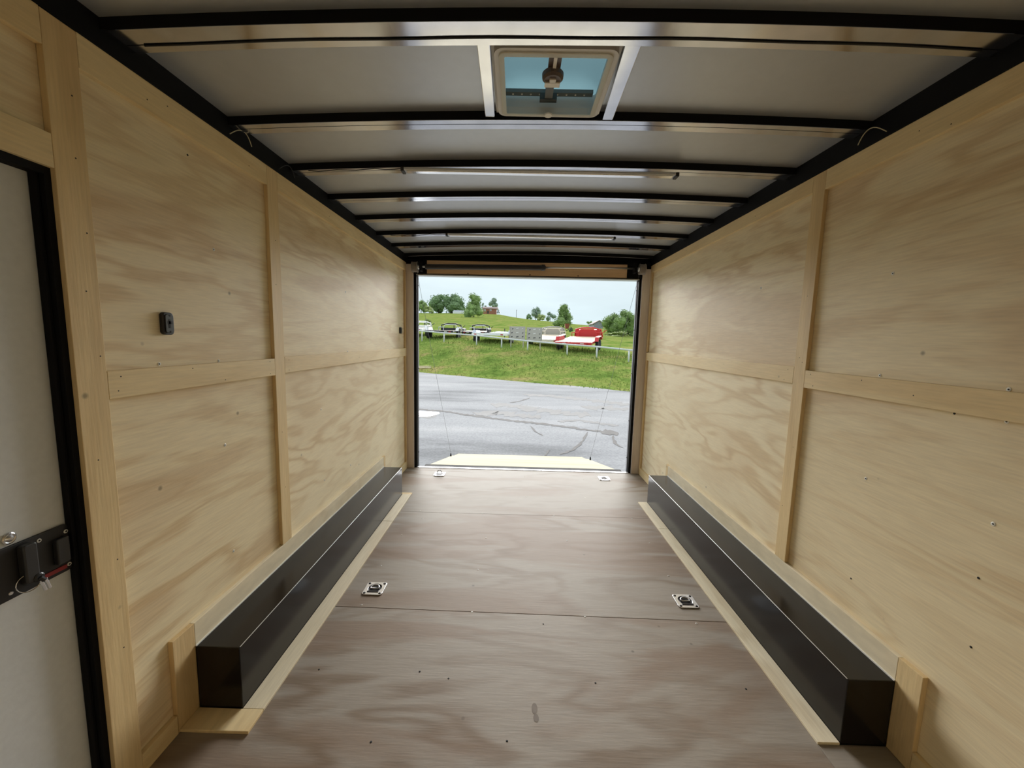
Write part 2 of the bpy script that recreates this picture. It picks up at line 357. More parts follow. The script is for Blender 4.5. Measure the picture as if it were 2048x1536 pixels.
# ---- side walls
def wall_side(sgn):
    left = sgn < 0
    H = HL if left else HR
    name = 'wall_left' if left else 'wall_right'
    X = lambda a: sgn*a
    # outer skin (with a door hole on the left)
    b = MB()
    if left:
        b.box(X(XP+.05), X(XP+.012), .995, 4.10, -.14, 2.3).box(X(XP+.05), X(XP+.012), YF-.05, .10, -.14, 2.3).box(X(XP+.05), X(XP+.012), .10, .995, 1.76, 2.3).box(X(XP+.05), X(XP+.012), .10, .995, -.14, .03)
    else: b.box(X(XP+.05), X(XP+.012), YF-.05, 4.10, -.14, 2.3)
    w = b.build(name, 'black', None)
    tag(w, 'left plywood wall with raised battens and the side door' if left else 'right plywood wall with raised battens opposite the side door', 'wall', kind='structure')
    zrt, zrb = (1.2575, 1.1793) if left else (1.2647, 1.1859)
    ys0, ys1 = (1.8176, 1.894) if left else (1.7953, 1.8682)
    ztop0 = 2.035 if left else 2.052
    def board(nm, mat, y0, y1, z0, z1, t=0.0, bev=.0012):
        return MB().box(X(W-t), X(XP), y0, y1, z0, z1).build(nm, mat, w, bevel=bev)
    def panel(y0, y1, z0, z1, mat='ply_wall'):
        return MB().box(X(XP), X(XP+.0115), y0, y1, z0, z1).build('panel', mat, w)
    by0, by1 = (1.2807, 3.2857) if left else (1.2274, 3.2565)
    zb = .338
    if left:
        post0, post1 = .9865, 1.063
        panel(post0+.002, (ys0+ys1)/2, 1.22, H); panel(post0+.002, (ys0+ys1)/2, 0, 1.2185)
        panel((ys0+ys1)/2+.001, YE, 1.22, H); panel((ys0+ys1)/2+.001, YE, 0, 1.2185, 'ply_swirl')
        panel(YF, post0, 1.757, H)                      # above the door
        panel(YF, .10, 0, 1.755)
        board('post', 'ply_trim_z', post0, post1, 0, H-.001)
        board('rail', 'ply_trim_y', YF, post0-.0008, ztop0-.004, H)
        board('rail', 'ply_trim_y', YF, post0-.0008, 1.756, 1.835)
        board('post', 'ply_trim_z', .025, .10, 0, 1.755)
        board('rail', 'ply_trim_y', post1+.0008, ys0-.0008, ztop0-.006, H)
        board('rail', 'ply_trim_y', post1+.0008, ys0-.0008, zrb, zrt)
        board('batten', 'ply_trim_z', ys0, ys1, zb+.001, H)
        board('baseboard', 'ply_trim_y', post1+.0008, 1.19, 0, .067)
        near0 = 1.193
    else:
        panel(.49, (ys0+ys1)/2, 1.226, H); panel(.49, (ys0+ys1)/2, 0, 1.2245)
        panel((ys0+ys1)/2+.001, YE, 1.226, H); panel((ys0+ys1)/2+.001, YE, 0, 1.2245, 'ply_swirl')
        panel(YF, .489, 1.226, H); panel(YF, .489, 0, 1.2245)
        board('rail', 'ply_trim_y', .53, ys0-.0008, ztop0-.004, H)
        board('rail', 'ply_trim_y', .53, ys0-.0008, zrb, zrt)
        board('rail', 'ply_trim_y', YF, .453, ztop0-.004, H)
        board('rail', 'ply_trim_y', YF, .453, zrb, zrt)
        board('batten', 'ply_trim_z', .454, .529, .0758, H)
        board('batten', 'ply_trim_z', ys0, ys1, zb+.001, H)
        board('baseboard', 'ply_trim_y', YF, 1.146, 0, .075)
        near0 = 1.147
    YB = YE-.038
    board('rail', 'ply_trim_y', ys1+.0008, YE, ztop0 if left else 2.062, H)
    board('rail', 'ply_trim_y', ys1+.0008, YE, zrb+(0.004 if left else .012), zrt+(0.004 if left else .012))
    board('batten', 'ply_trim_z', YB, YE, (zrt if left else zrt+.012)+.0048, (ztop0 if left else 2.062)-.0008)
    board('batten', 'ply_trim_z', YB, YE, .0758, (zrb if left else zrb+.012)+.003)
    board('baseboard', 'ply_trim_y', by1+.046, YE, 0, .075)
    # trim round the wheel box
    board('box_trim', 'pine_strip', by0+.0008, by1, .2515, zb)
    board('box_trim', 'ply_trim_z', near0, by0, 0, zb)
    board('box_trim', 'ply_trim_z', by1+.0008, by1+.045, 0, zb)
    box('caulk_bead', 'white_line', w, X(W-.0045), X(W), by0, by1, .2502, .2545)
    # floor strips round the wheel box
    xi = .984
    box('floor_strip', 'pine_strip', floor, X(1.060), X(xi), by0-.002, 2.772, 0, .011, bevel=.0015)
    box('floor_strip', 'pine_strip', floor, X(1.060), X(xi), 2.7735, by1, 0, .011, bevel=.0015)
    if left:
        box('floor_strip', 'ply_trim_y', floor, -W, -xi, 1.195, by0-.003, 0, .011, bevel=.0015)
        box('floor_strip', 'ply_trim_y', floor, -W, -xi+.0, by1+.001, by1+.04, 0, .009, bevel=.0015)
    else:
        box('floor_strip', 'ply_floor', floor, xi, W, YF+.3, by0-.003, 0, .003, bevel=.001)
    # screws
    pts = ((318,728),(437,722),(450,890),(467,1102),(427,499),(642,819),(701,930),(649,960),(691,584),(695,703)) if left else \
          ((1786,547),(1522,576),(1760,751),(2018,779),(2014,843),(1732,957),(1987,1048))
    for u, v in pts: screw_on(0, -sgn, u, v, X(XP), w, r=.006)
    for u, v in (((375,310),(560,1010),(768,931)) if left else ((1702,1157),(1942,1294),(1909,827),(1957,1156))):
        screw_on(0, -sgn, u, v, X(XP), w, r=.0035, mat='hole')
    return w
wall_l = wall_side(-1); wall_r = wall_side(1)
# nail pairs on the battens and rails
def nails(w, sgn, pts):
    for y, z in pts:
        MB().lathe((sgn*W, y, z), (-sgn,0,0), [(-.002, .0022), (.0004, .0020)], 6).build('nail', 'hole', w)
nails(wall_l, -1, [(1.04,1.95),(1.035,1.80),(1.045,1.62),(1.03,1.47),(1.05,1.30),(1.02,1.02),(1.045,.72),(1.04,.45),(1.09,1.20),(1.1,1.24),(1.35,1.245),(1.5,1.19),(1.78,1.245),(1.78,1.19),
                   (1.93,1.245),(1.93,1.195),(1.85,1.6),(1.86,1.8),(1.85,.9),(1.86,.62),(1.25,2.06),(1.32,2.08),(1.7,2.06),(2.4,2.07),(3.0,2.06),(2.8,1.22),(3.5,1.23)])
nails(wall_r, 1, [(1.82,1.30),(1.84,1.32),(1.83,1.6),(1.82,.9),(1.85,.6),(1.76,1.25),(1.74,1.20),(1.91,1.26),(1.93,1.21),(1.5,1.25),(1.3,1.22),(2.5,1.25),(3.1,1.24),(1.4,2.09),(1.3,2.06),(2.3,2.09),(3.2,2.1)])

# ---- front wall behind the camera
wf = box('wall_front', 'ply_wall', None, -XP-.05, XP+.05, YF-.05, YF, -.14, 2.3)
tag(wf, 'plywood front wall of the trailer behind the camera', 'wall', kind='structure')

# ---- black cove rails along the wall tops (part of the ceiling)
def crown_strip(name, mat, parent, x0, x1, y0, y1, dz0, dz1, k=16, bevel=0):
    """a bar across the trailer that follows the crown of the roof"""
    b = MB(); vs = []; fs = []
    for i in range(k+1):
        x = x0+(x1-x0)*i/k; z = bow_z(x)
        vs += [(x, y0, z+dz0), (x, y1, z+dz0), (x, y1, z+dz1), (x, y0, z+dz1)]
    for i in range(k):
        a = i*4
        for j in range(4): fs.append((a+j, a+(j+1) % 4, a+4+(j+1) % 4, a+4+j))
    fs += [(3, 2, 1, 0), (k*4, k*4+1, k*4+2, k*4+3)]
    b._add(vs, fs); return b.build(name, mat, parent, bevel, smooth=False)
ceiling = MB()
xs = [-1.28+2.56*i/24 for i in range(25)]
# outer roof skin with a square hole for the vent
VX0, VX1, VY0, VY1 = -.178, .178, 1.215, 1.56
def skin(b, x0, x1, y0, y1, z=SHEET+.004, t=.03, k=12):
    for i in range(k):
        a = x0+(x1-x0)*i/k; c = x0+(x1-x0)*(i+1)/k
        b.hexa([(a,y0,bow_z(a)+z),(c,y0,bow_z(c)+z),(c,y1,bow_z(c)+z),(a,y1,bow_z(a)+z),(a,y0,bow_z(a)+z+t),(c,y0,bow_z(c)+z+t),(c,y1,bow_z(c)+z+t),(a,y1,bow_z(a)+z+t)])
skin(ceiling, -1.28, 1.28, YF-.05, VY0); skin(ceiling, -1.28, 1.28, VY1, 4.12); skin(ceiling, -1.28, VX0, VY0, VY1); skin(ceiling, VX1, 1.28, VY0, VY1)
ceiling = ceiling.build('ceiling', 'roof', None)
tag(ceiling, 'grey sheet metal ceiling carried on dark cross bows', 'ceiling', kind='structure')
bows = [-.488+.4024*0-.0, -.085, .317, .719, 1.121, 1.5835, 1.986, 2.382, 2.773, 3.170, 3.548, 3.945]
bw = .066
for i, y in enumerate(bows):
    wdt = .086 if abs(y-1.121) < .01 else bw
    o = crown_strip('roof_bow', 'black', ceiling, -1.262, 1.262, y, y+wdt, .0, SHEET, bevel=0)
    g0 = .42*wdt if abs(y-1.121) > .01 else .62*wdt
    crown_strip('bow_flange', 'galv', o, -1.20, 1.20, y+.0015, y+g0, -.0022, -.0002)
    crown_strip('bow_flange', 'galv', o, -1.20, 1.20, y+g0+.0035, y+wdt-.001, -.0022, -.0002)
# roof sheets, one per bay
edges = [YF]+[b+bw/2 for b in bows]+[4.06]
for y0, y1 in zip(edges[:-1], edges[1:]):
    if abs(y0-(1.121+bw/2)) < .01:
        b = MB()
        skin(b, -1.26, 1.26, y0, VY0, z=SHEET-.004, t=.006, k=10); skin(b, -1.26, 1.26, VY1, y1, z=SHEET-.004, t=.006, k=10)
        skin(b, -1.26, VX0, VY0, VY1, z=SHEET-.004, t=.006, k=6); skin(b, VX1, 1.26, VY0, VY1, z=SHEET-.004, t=.006, k=6)
    else:
        b = MB(); skin(b, -1.26, 1.26, y0, y1, z=SHEET-.004, t=.006, k=16)
    b.build('roof_sheet', 'roof', ceiling)
for sgn, H in ((-1, HL), (1, HR)):
    MB().box(sgn*(W-.004), sgn*(XP+.02), YF, 4.08, H+.0005, H+.17).build('cove_rail', 'black', ceiling)
# vent framing
for x0, x1, x2, x3 in ((-.229, -.191, -.234, -.198), (.190, .236, .207, .245)):
    z = ZC+.001
    MB().hexa([(x0,1.207,z),(x1,1.207,z),(x3,1.583,z),(x2,1.583,z),(x0,1.207,z+.035),(x1,1.207,z+.035),(x3,1.583,z+.035),(x2,1.583,z+.035)]).build('vent_framing', 'galv', ceiling, bevel=.002)
for x0, x1 in ((-.191, -.180), (.18, .190)):
    box('sealant', 'white_line', ceiling, x0, x1, 1.215, 1.57, ZC+.014, ZC+.034)

# ---- roof vent
vent = empty('roof_vent', (0, 1.388, ZC)); tag(vent, 'ivory framed roof vent with tinted lid and round crank knob', 'roof vent')
cx0, cx1, cy0, cy1 = -.176, .176, 1.222, 1.556
z0 = ZC-.008
MB().ring(rrect(cx0-.006, cx1+.006, cy0-.006, cy1+.004, .03), rrect(cx0+.012, cx1-.012, cy0+.012, cy1-.010, .02), lambda x, y: (x, y, z0+.004), lambda x, y: (x, y, z0+.03)).build('outer_flange', simple('clear_flange', (.62, .60, .56), rough=.35), vent)
MB().ring(rrect(cx0+.008, cx1-.008, cy0+.008, cy1-.006, .02), rrect(cx0+.024, cx1-.024, cy0+.024, cy1-.018, .006), lambda x, y: (x, y, z0), lambda x, y: (x, y, z0+.003)).build('garnish_frame', 'ivory_thin', vent)
MB().ring(rrect(cx0-.001, cx1+.001, cy0-.001, cy1+.001, .02), rrect(cx0+.006, cx1-.006, cy0+.006, cy1-.006, .015), lambda x, y: (x, y, z0+.006), lambda x, y: (x, y, z0+.075)).build('throat', simple('vent_throat', (.6, .62, .62), rough=.5), vent)
# lid: shallow dome, raised above the throat
b = MB(); k = 10; vs = []; fs = []
for i in range(k+1):
    for j in range(k+1):
        x = cx0-.012+(cx1-cx0+.024)*i/k; y = cy0-.012+(cy1-cy0+.024)*j/k
        e = min(i, k-i, j, k-j)/2; e = min(1, e)
        vs.append((x, y, z0+.078+.030*math.sin(e*math.pi/2)))
for i in range(k):
    for j in range(k): a = i*(k+1)+j; fs.append((a, a+1, a+k+2, a+k+1))
b._add(vs, fs); b.build('lid', 'lid', vent, smooth=True)
MB().box(-.019, .019, cy0+.014, 1.335, z0+.012, z0+.024).build('arm', 'brownplastic', vent)
MB().box(-.005, .005, cy0+.012, 1.33, z0+.006, z0+.013).build('arm_rib', 'ivory', vent)
MB().box(-.017, .010, 1.35, 1.50, z0+.03, z0+.045).build('lift_arm', simple('lift_arm_plastic', (.12, .13, .13)), vent)
MB().box(-.034, .026, 1.495, 1.515, z0+.028, z0+.05).build('lift_bracket', simple('bracket_plastic', (.05, .06, .06)), vent)
MB().box(cx0+.02, cx1-.02, 1.508, 1.530, z0+.058, z0+.07).build('lid_band', simple('lid_band_plastic', (.14, .16, .16)), vent)
kn = MB().lathe((-.002, 1.334, z0+.014), (0,0,-1), [(0, .030), (.004, .034), (.016, .033), (.022, .026)], 24).build('knob', 'brownplastic', vent)
MB().box(-.026, .022, 1.339, 1.361, z0-.013, z0-.0085).box(-.012, .008, 1.324, 1.340, z0-.013, z0-.0085).build('knob_cap', 'ivory', kn)
MB().lathe((.0, cy1-.016, z0+.001), (0,0,-1), [(0, .016), (.004, .014)], 16).build('latch_nub', 'ivory', vent)
for i in range(9):
    x = -.13+.032*i
    MB().lathe((x, 1.519, z0+.058), (0,0,-1), [(0, .0035), (.002, .003)], 8).build('rivet', 'ivory', vent)

# ---- LED strip lights (switched off)
def led(name, x0, x1, y, label):
    r = empty(name, ((x0+x1)/2, y, ZC)); tag(r, label, 'ceiling light', 'strip lights')
    zl = min(bow_z(x0), bow_z(x1))
    b = MB().box(x0, x1, y-.012, y+.028, zl-.014, zl-.0025).build('housing', 'alu', r, bevel=.002)
    MB().box(x0+.018, x1-.018, y-.006, y+.022, zl-.019, zl-.0135).build('diffuser', 'lens', r, bevel=.002)
    for x in (x0, x1): MB().box(x-.008, x+.008, y-.014, y+.030, zl-.021, zl-.002).build('end_cap', 'plastic', r, bevel=.002)
    return r
led('strip_light', -.665, .652, 1.99, 'slim strip light under the roof bow nearest the vent')
led('strip_light', -.661, .644, 3.165, 'slim strip light under the ceiling bow closer to the open rear door')
# wiring along the bows
def wire(name, pts, r, mat, label):
    o = MB().tube(pts, r, 6).build(name, mat, None, smooth=True); tag(o, label, 'wire'); return o
pts = [(-1.15+2.3*i/24, 1.1765+.0015*math.sin(i*1.1), bow_z(-1.15+2.3*i/24)-.0042) for i in range(25)]
wire('bow_wire', pts, .0024, 'wire', 'thin black wire taped along the bow above the roof vent, side nearest the camera')
pts = [(-1.12+.46*i/10, 1.984+.004*math.sin(i*1.7), bow_z(-1.12+.46*i/10)-.006-.004*abs(math.sin(i*.9))) for i in range(11)]
wire('light_wire', pts, .0022, 'wire', 'short black wire feeding the left end of the first strip light')
pts = [(-1.10+.44*i/10, 3.16+.004*math.sin(i*1.7), bow_z(-1.1+.44*i/10)-.006-.006*abs(math.sin(i*.9))) for i in range(11)]
wire('light_wire', pts, .0022, 'wire', 'short black wire feeding the left end of the rear strip light')
for k_, (y, s) in enumerate(((1.62, -1), (1.93, -1), (1.55, 1))):
    pts = [(s*(W-.012-.02*math.sin(t*2.2)), y-.04+.10*t, (HL if s < 0 else HR)+.012+.035*math.sin(t*math.pi)) for t in [i/10 for i in range(11)]]
    wire('wire_loop', pts, .0018, 'wire_y' if k_ != 1 else 'wire', ('loose pale wire loop above the left wall, closest to the camera', 'dark wire tuft on top of the left wall by the narrow batten', 'loose pale wire loop above the right wall')[k_])

# ---- rear frame
wr = empty('wall_rear', (0, YE, 0)); tag(wr, 'rear door frame with brown jambs and header round the opening', 'wall', kind='structure')
for s in (-1, 1):
    xo = W+.01
    xi = 1.150 if s < 0 else 1.142
    MB().box(s*xi, s*xo, YE+.001, YE+.05, 0, 2.10).build('jamb_board', 'jamb', wr, bevel=.001)
    xin = 1.122 if s < 0 else 1.117
    MB().box(s*xin, s*(xi-.0005), YE+.022, 4.115, -.02, 2.02).build('jamb_post', 'black', wr, bevel=.002)
    MB().box(s*(xin-.004), s*(xin-.0002), YE+.07, 4.115, -.02, 2.02).build('jamb_edge', 'barn', wr)
    MB().box(s*xi, s*1.28, YE+.051, 4.12, -.14, 2.3).build('rear_post', 'black', wr)
    for z in (.15, .55, 1.05, 1.5, 1.9):
        MB().lathe((s*(xin-.004), 4.098, z), (-s,0,0), [(0, .006), (.004, .005)], 8).build('bolt', 'black', wr)
MB().box(-1.012, .986, YE+.004, YE+.02, 2.012, 2.140).build('header_board', 'header', wr, bevel=.001)
MB().box(-1.14, -1.0125, YE-.006, YE+.02, 2.004, 2.150).build('header_plate', 'black', wr)
MB().box(.9865, 1.132, YE-.006, YE+.02, 2.012, 2.165).build('header_plate', 'black', wr)
MB().box(-1.15, 1.142, YE+.0205, 4.11, 2.003, 2.30).build('header_beam', 'black', wr)
MB().box(-1.118, 1.113, YE+.004, 4.112, 1.992, 2.0025).build('header_edge', 'alu', wr)
MB().box(-1.22, 1.22, YE-.004, YE+.02, 2.141, 2.152).build('header_angle', 'black', wr)
for x in (-.6, .02, .5): MB().lathe((x, YE+.003, 2.02), (0,-1,0), [(0, .006), (.003, .005)], 8).build('bolt', 'black', wr)
# ---- ramp spring
sp = empty('ramp_spring', (-.4, 3.95, 2.07)); tag(sp, 'black coil spring and steel shaft across the top of the rear opening', 'spring')
prof = []; x = 0.0; L_ = 1.165
while x < L_:
    prof += [(x, .0235), (x+.0035, .0265), (x+.007, .0235)]; x += .0075
MB().lathe((-1.012, 3.955, 2.066), (1,0,.012), prof, 14).build('coil', 'spring', sp, smooth=True)
MB().lathe((.150, 3.955, 2.080), (1,0,.012), [(-.02, .03), (.012, .03), (.012, .02), (.02, .02)], 14).build('coil_end', 'spring', sp, smooth=False)
MB().cyl((.15, 3.955, 2.082), (1.071, 3.955, 2.0936), .0085, 10).build('shaft', 'alu', sp, smooth=True)
MB().cyl((-1.071, 3.955, 2.0653), (-1.0, 3.955, 2.067), .0085, 10).build('shaft', 'alu', sp, smooth=True)
for s, x, z in ((-1, -1.055, 2.066), (1, 1.045, 2.093)):
    MB().box(x-.012, x+.012, 3.925, YE-.007, z-.045, z+.05).build('bracket', 'black', sp, bevel=.004)
for s, x, z, lab in ((-1, -1.115, 2.060, 'grey cable drum at the top left corner of the rear opening'), (1, 1.115, 2.085, 'grey cable drum at the top right corner of the rear opening')):
    d = empty('cable_drum', (x, 3.955, z)); tag(d, lab, 'cable drum', 'ramp cable drums')
    pr = []
    for i in range(9): pr += [(-.024+.0054*i, .046), (-.0213+.0054*i, .050)]
    MB().lathe((x, 3.955, z), (1,0,0), [(-.028, .054), (-.0245, .054)]+pr+[(.0245, .054), (.028, .054)], 20).build('spool', 'drum', d)
    MB().lathe((x-s*.03, 3.955, z), (-s,0,0), [(0, .022), (.012, .018)], 12).build('hub', 'alu', d)
# ---- ramp
ramp = empty('ramp_door', (0, 4.1, -.03)); tag(ramp, 'pale pine ramp door lowered from the sill onto the asphalt', 'ramp')
def slab(name, mat, x0, x1, xa, xb, y0, z0_, y1, z1_, t, parent, bev=.003):
    return MB().hexa([(x0,y0,z0_-t),(x1,y0,z0_-t),(xb,y1,z1_-t),(xa,y1,z1_-t),(x0,y0,z0_),(x1,y0,z0_),(xb,y1,z1_),(xa,y1,z1_)]).build(name, mat, parent, bevel=bev)
slab('ramp_board', 'ramp_wood', -1.065, 1.075, -1.065, 1.075, 4.19, -.034, 5.98, -.455, .045, ramp)
slab('ramp_flap', 'ramp_wood', -1.045, 1.055, -1.02, 1.03, 5.995, -.462, 6.33, -.528, .02, ramp)
MB().box(-1.065, 1.075, 4.066, 4.189, -.06, -.014).build('hinge', 'black', ramp)
MB().cyl((-1.07, 4.09, -.016), (1.08, 4.09, -.016), .008, 10).build('hinge_pin', 'black', ramp)
for x in (-1.055, 1.065): MB().lathe((x, 5.80, -.415), (0,0,1), [(0, .012), (.03, .01), (.05, .006)], 8).build('cable_pin', 'black', ramp)
for s, x0, x1, z, lab in ((-1, -1.105, -1.055, 2.01, 'thin steel cable running from the left drum down to the ramp'), (1, 1.10, 1.065, 2.03, 'thin steel cable running from the right drum down to the ramp')):
    o = MB().cyl((x0, 4.0, z), (x1, 5.80, -.37), .0016, 6).build('ramp_cable', 'cable', None); tag(o, lab, 'cable', 'ramp cables')

# ---- wheel boxes
for s, y0, y1, lab in ((-1, 1.2807, 3.2857, 'long black metal wheel box along the left wall'), (1, 1.2274, 3.2565, 'long black metal wheel box along the right wall')):
    wb = empty('wheel_box', (s*1.14, (y0+y1)/2, 0)); tag(wb, lab, 'wheel box', 'wheel boxes')
    xi = 1.0612
    MB().box(s*xi, s*(W-.0005), y0, y1, .0, .250).build('cover', 'wheelbox', wb, bevel=.0025)
    MB().tube([(s*(xi+.0012), y0+.004, .2490), (s*(xi+.0012), y1-.004, .2490)], .0014, 6).build('edge_highlight', 'alu', wb)  # metal rod added as the light caught along the worn, rounded edge
# ---- recessed tie-down rings
def d_ring(name, x, y, label, up=False):
    r = empty(name, (x, y, 0)); tag(r, label, 'tie-down ring', 'floor tie-down rings')
    h = .054
    MB().ring(rrect(x-h, x+h, y-h, y+h, .016, 8), [(x+.036*math.cos(a), y+.004+.036*math.sin(a)) for a in [2*math.pi*(i+.5)/32 for i in range(32)]],
              lambda a, c: (a, c, .0), lambda a, c: (a, c, .0055)).build('plate', 'chrome', r, bevel=.001)
    MB().lathe((x, y+.004, .0), (0,0,1), [(0, .037), (.0012, .037)], 24).build('cup', 'darkmetal', r)
    for dx in (-1, 1):
        for dy in (-1, 1):
            MB().lathe((x+dx*.041, y+dy*.041, .0055), (0,0,1), [(0, .0075), (.0008, .007), (.003, .004)], 10).build('bolt', 'darkmetal', r)
    R = .022
    arc = [(math.cos(a)*R, math.sin(a)*R) for a in [math.radians(-20+220*i/18) for i in range(19)]]
    if up: path = [(x+a, y-.004+.008*c, .012+c+.012) for a, c in arc]
    else: path = [(x+a, y+.003+c, .0075) for a, c in arc]
    MB().tube(path, .0042, 8, closed=True).build('ring', 'steelring', r, smooth=True)
    MB().box(x-.03, x+.03, y-.033, y-.024, .0056, .0085).build('ring_clip', 'darkmetal', r)
d_ring('floor_ring', -.836, 1.995, 'zinc tie-down ring plate beside the left wheel box')
d_ring('floor_ring', .843, 1.968, 'zinc tie-down ring plate beside the right wheel box')
d_ring('floor_ring', -.842, 3.835, 'zinc tie-down ring standing upright near the door sill', up=True)
d_ring('floor_ring', .822, 3.842, 'zinc tie-down ring lying flat near the door sill')

# ---- marker light housings on the left wall
def marker(y0, y1, z0_, z1_, label):
    r = empty('marker_light', (-XP, (y0+y1)/2, (z0_+z1_)/2)); tag(r, label, 'marker light', 'marker light housings')
    f0 = lambda a, c: (-XP, a, c); f1 = lambda a, c: (-XP+.013, a, c)
    MB().prism(rrect(y0, y1, z0_, z1_, .011), f0, f1).build('housing', 'plastic', r, bevel=.003)
    m_ = .006
    MB().prism(rrect(y0+m_, y1-m_*.7, z0_+m_, z1_-m_, .008), lambda a, c: (-XP+.0128, a, c), lambda a, c: (-XP+.0165, a, c)).build('cover', 'plastic2', r, bevel=.001)
    yc, zc = (y0+y1)/2, (z0_+z1_)/2
    MB().box(-XP+.0164, -XP+.0172, yc-.0035, yc+.0035, zc-.014, zc+.014).box(-XP+.0164, -XP+.0172, yc-.006, yc+.010, zc-.001, zc+.008).build('slot', 'hole', r)
    for dz in (-1, 1): MB().lathe((-XP+.0165, yc+.002, zc+dz*.026), (1,0,0), [(0, .0035), (.0008, .003)], 8).build('screw', 'hole', r)
marker(1.252, 1.292, 1.360, 1.432, 'small black marker light housing on the left wall, nearest the side door')
marker(3.822, 3.872, 1.405, 1.466, 'small black marker light housing at the far end of the left wall')

# ---- side door
door = empty('door_1', (-1.262, .53, .05)); tag(door, 'pale grey side door with black frame and latch', 'door', kind='structure')
XD = -1.262
box('door_leaf', 'door', door, XD-.03, XD, .1005, .972, .05, 1.742, bevel=.003)
box('door_frame', 'black', door, -1.2815, -1.2322, .972, .9935, .03, 1.757)
box('door_frame', 'black', door, -1.2815, -1.2322, .0985, .128, .03, 1.757)
box('door_frame', 'black', door, -1.2815, -1.2322, .128, .972, 1.738, 1.757)
box('door_seal', 'black', door, XD+.0005, XD+.018, .962, .9715, .05, 1.74, bevel=.002)
box('threshold', 'alu', door, -1.2815, -1.2322, .128, .972, .03, .05)
# latch plate, lever pocket and lock
f0 = lambda a, c: (XD, a, c); f1 = lambda a, c: (XD+.007, a, c)
lp = MB().prism(rrect(.775, .968, .742, .868, .016), f0, f1).build('latch_plate', 'plastic', door, bevel=.0015)
MB().prism(rrect(.855, .882, .765, .862, .006), lambda a, c: (XD+.007, a, c), lambda a, c: (XD+.026, a, c)).build('latch_rib', 'plastic2', lp, bevel=.003)
MB().prism(rrect(.925, .954, .772, .840, .004), lambda a, c: (XD+.007, a, c), lambda a, c: (XD+.020, a, c)).build('latch_lever', 'plastic2', lp, bevel=.003)
MB().box(XD+.007, XD+.010, .890, .950, .752, .762).build('lock_tab', 'red', lp)
for y, z in ((.957, .848), (.957, .758), (.90, .853)):
    s_ = MB().lathe((XD+.007, y, z), (1,0,0), [(0, .005), (.0015, .0045)], 12).build('latch_screw', 'screw', lp)
    MB().lathe((XD+.0085, y, z), (1,0,0), [(0, .0025), (.0004, .0022)], 8).build('latch_screw_socket', 'hole', s_)
for y, z in ((.850, .885), (.838, .757)):
    c_ = MB().lathe((XD, y, z), (1,0,0), [(0, .0135), (.003, .0135), (.0045, .011), (.0035, .0085), (.006, .006), (.008, .0035)], 20).build('fastener_cap', 'chrome', door)
MB().lathe((XD+.007, .878, .772), (1,0,0), [(0, .012), (.02, .011), (.022, .008)], 16).build('lock_barrel', 'plastic2', lp)
keys = empty('key_ring', (XD+.035, .880, .765)); tag(keys, 'two small keys on a wire ring hanging from the side door lock', 'keys')
MB().tube([(XD+.02+.006*math.cos(a), .862+.020*math.cos(a), .768+.022*math.sin(a)) for a in [2*math.pi*i/20 for i in range(20)]], .001, 6, closed=True).build('wire_ring', 'chrome', keys)
for dy in (0, .009):
    MB().hexa([(XD+.030, .873+dy, .765), (XD+.033, .873+dy, .765), (XD+.033, .879+dy, .765), (XD+.030, .879+dy, .765),
               (XD+.030, .880+dy, .735), (XD+.033, .880+dy, .735), (XD+.033, .886+dy, .735), (XD+.030, .886+dy, .735)][::1]).build('key', 'chrome', keys, bevel=.0006)
MB().cyl((XD+.029, .877, .772), (XD+.034, .882, .762), .005, 10).build('key_head', 'plastic2', keys)

# ================================================================== OUTSIDE
GZ = -.55
asp = MB(); 
asp._add([(-45,4.2-30,GZ),(45,4.2-30,GZ),(45,60,GZ),(-45,60,GZ)], [(0,1,2,3)])
asp = asp.build('asphalt_lot', 'asphalt', None); tag(asp, 'weathered grey asphalt lot behind the trailer', 'asphalt', kind='structure')

def interp(t, pts):
    if t <= pts[0][0]: return pts[0][1]
    for (a, fa), (b, fb) in zip(pts, pts[1:]):
        if t <= b: return fa+(fb-fa)*(t-a)/(b-a)
    return pts[-1][1]
def dir_t(u, v=690):
    d = ray(u, v); return d.x/d.y
def y_edge(t): return (18.05+.06)/(1+.646*max(-.8, t))
def y_fence(t): return 26.38/(1+.646*max(-.8, t))
POSTS = [(844,683,662),(888,684.5,666),(953,690,671),(1003,696,676.5),(1055,700.5,682),(1134,710,689),(1193,717,693.5),(1257,725,700)]
FZ = []
for u, vb, vt in POSTS:
    t = dir_t(u, vb); p_ = at(u, vb, 1, y_fence(t)); FZ.append((t, p_.z))
CREST = [(dir_t(u), at(u, v, 1, 240).z) for u, v in ((835,626),(905,626),(1000,629),(1022,634),(1050,638),(1110,644),(1145,648),(1190,652),(1265,657))]
def ground(x, y):
    t = x/max(y, 1.0); ye, yf = y_edge(t), y_fence(t)
    if y <= ye: return GZ
    zf = interp(t, FZ)
    if y <= yf:
        s = (y-ye)/(yf-ye); s2 = s*s*(3-2*s)
        return GZ+(zf-GZ)*(.35*s+.65*s2)
    zc = interp(t, CREST)
    if y <= 240: return zf+(zc-zf)*(y-yf)/(240-yf)
    return zc-(y-240)*.03
gb = MB(); vs = []; fs = []; NT = 90
ts = [-1.0+2.2*i/NT for i in range(NT+1)]
fr = [0, .03, .1, .2, .3, .4, .5, .6, .7, .8, .9, 1.0]
rows = []
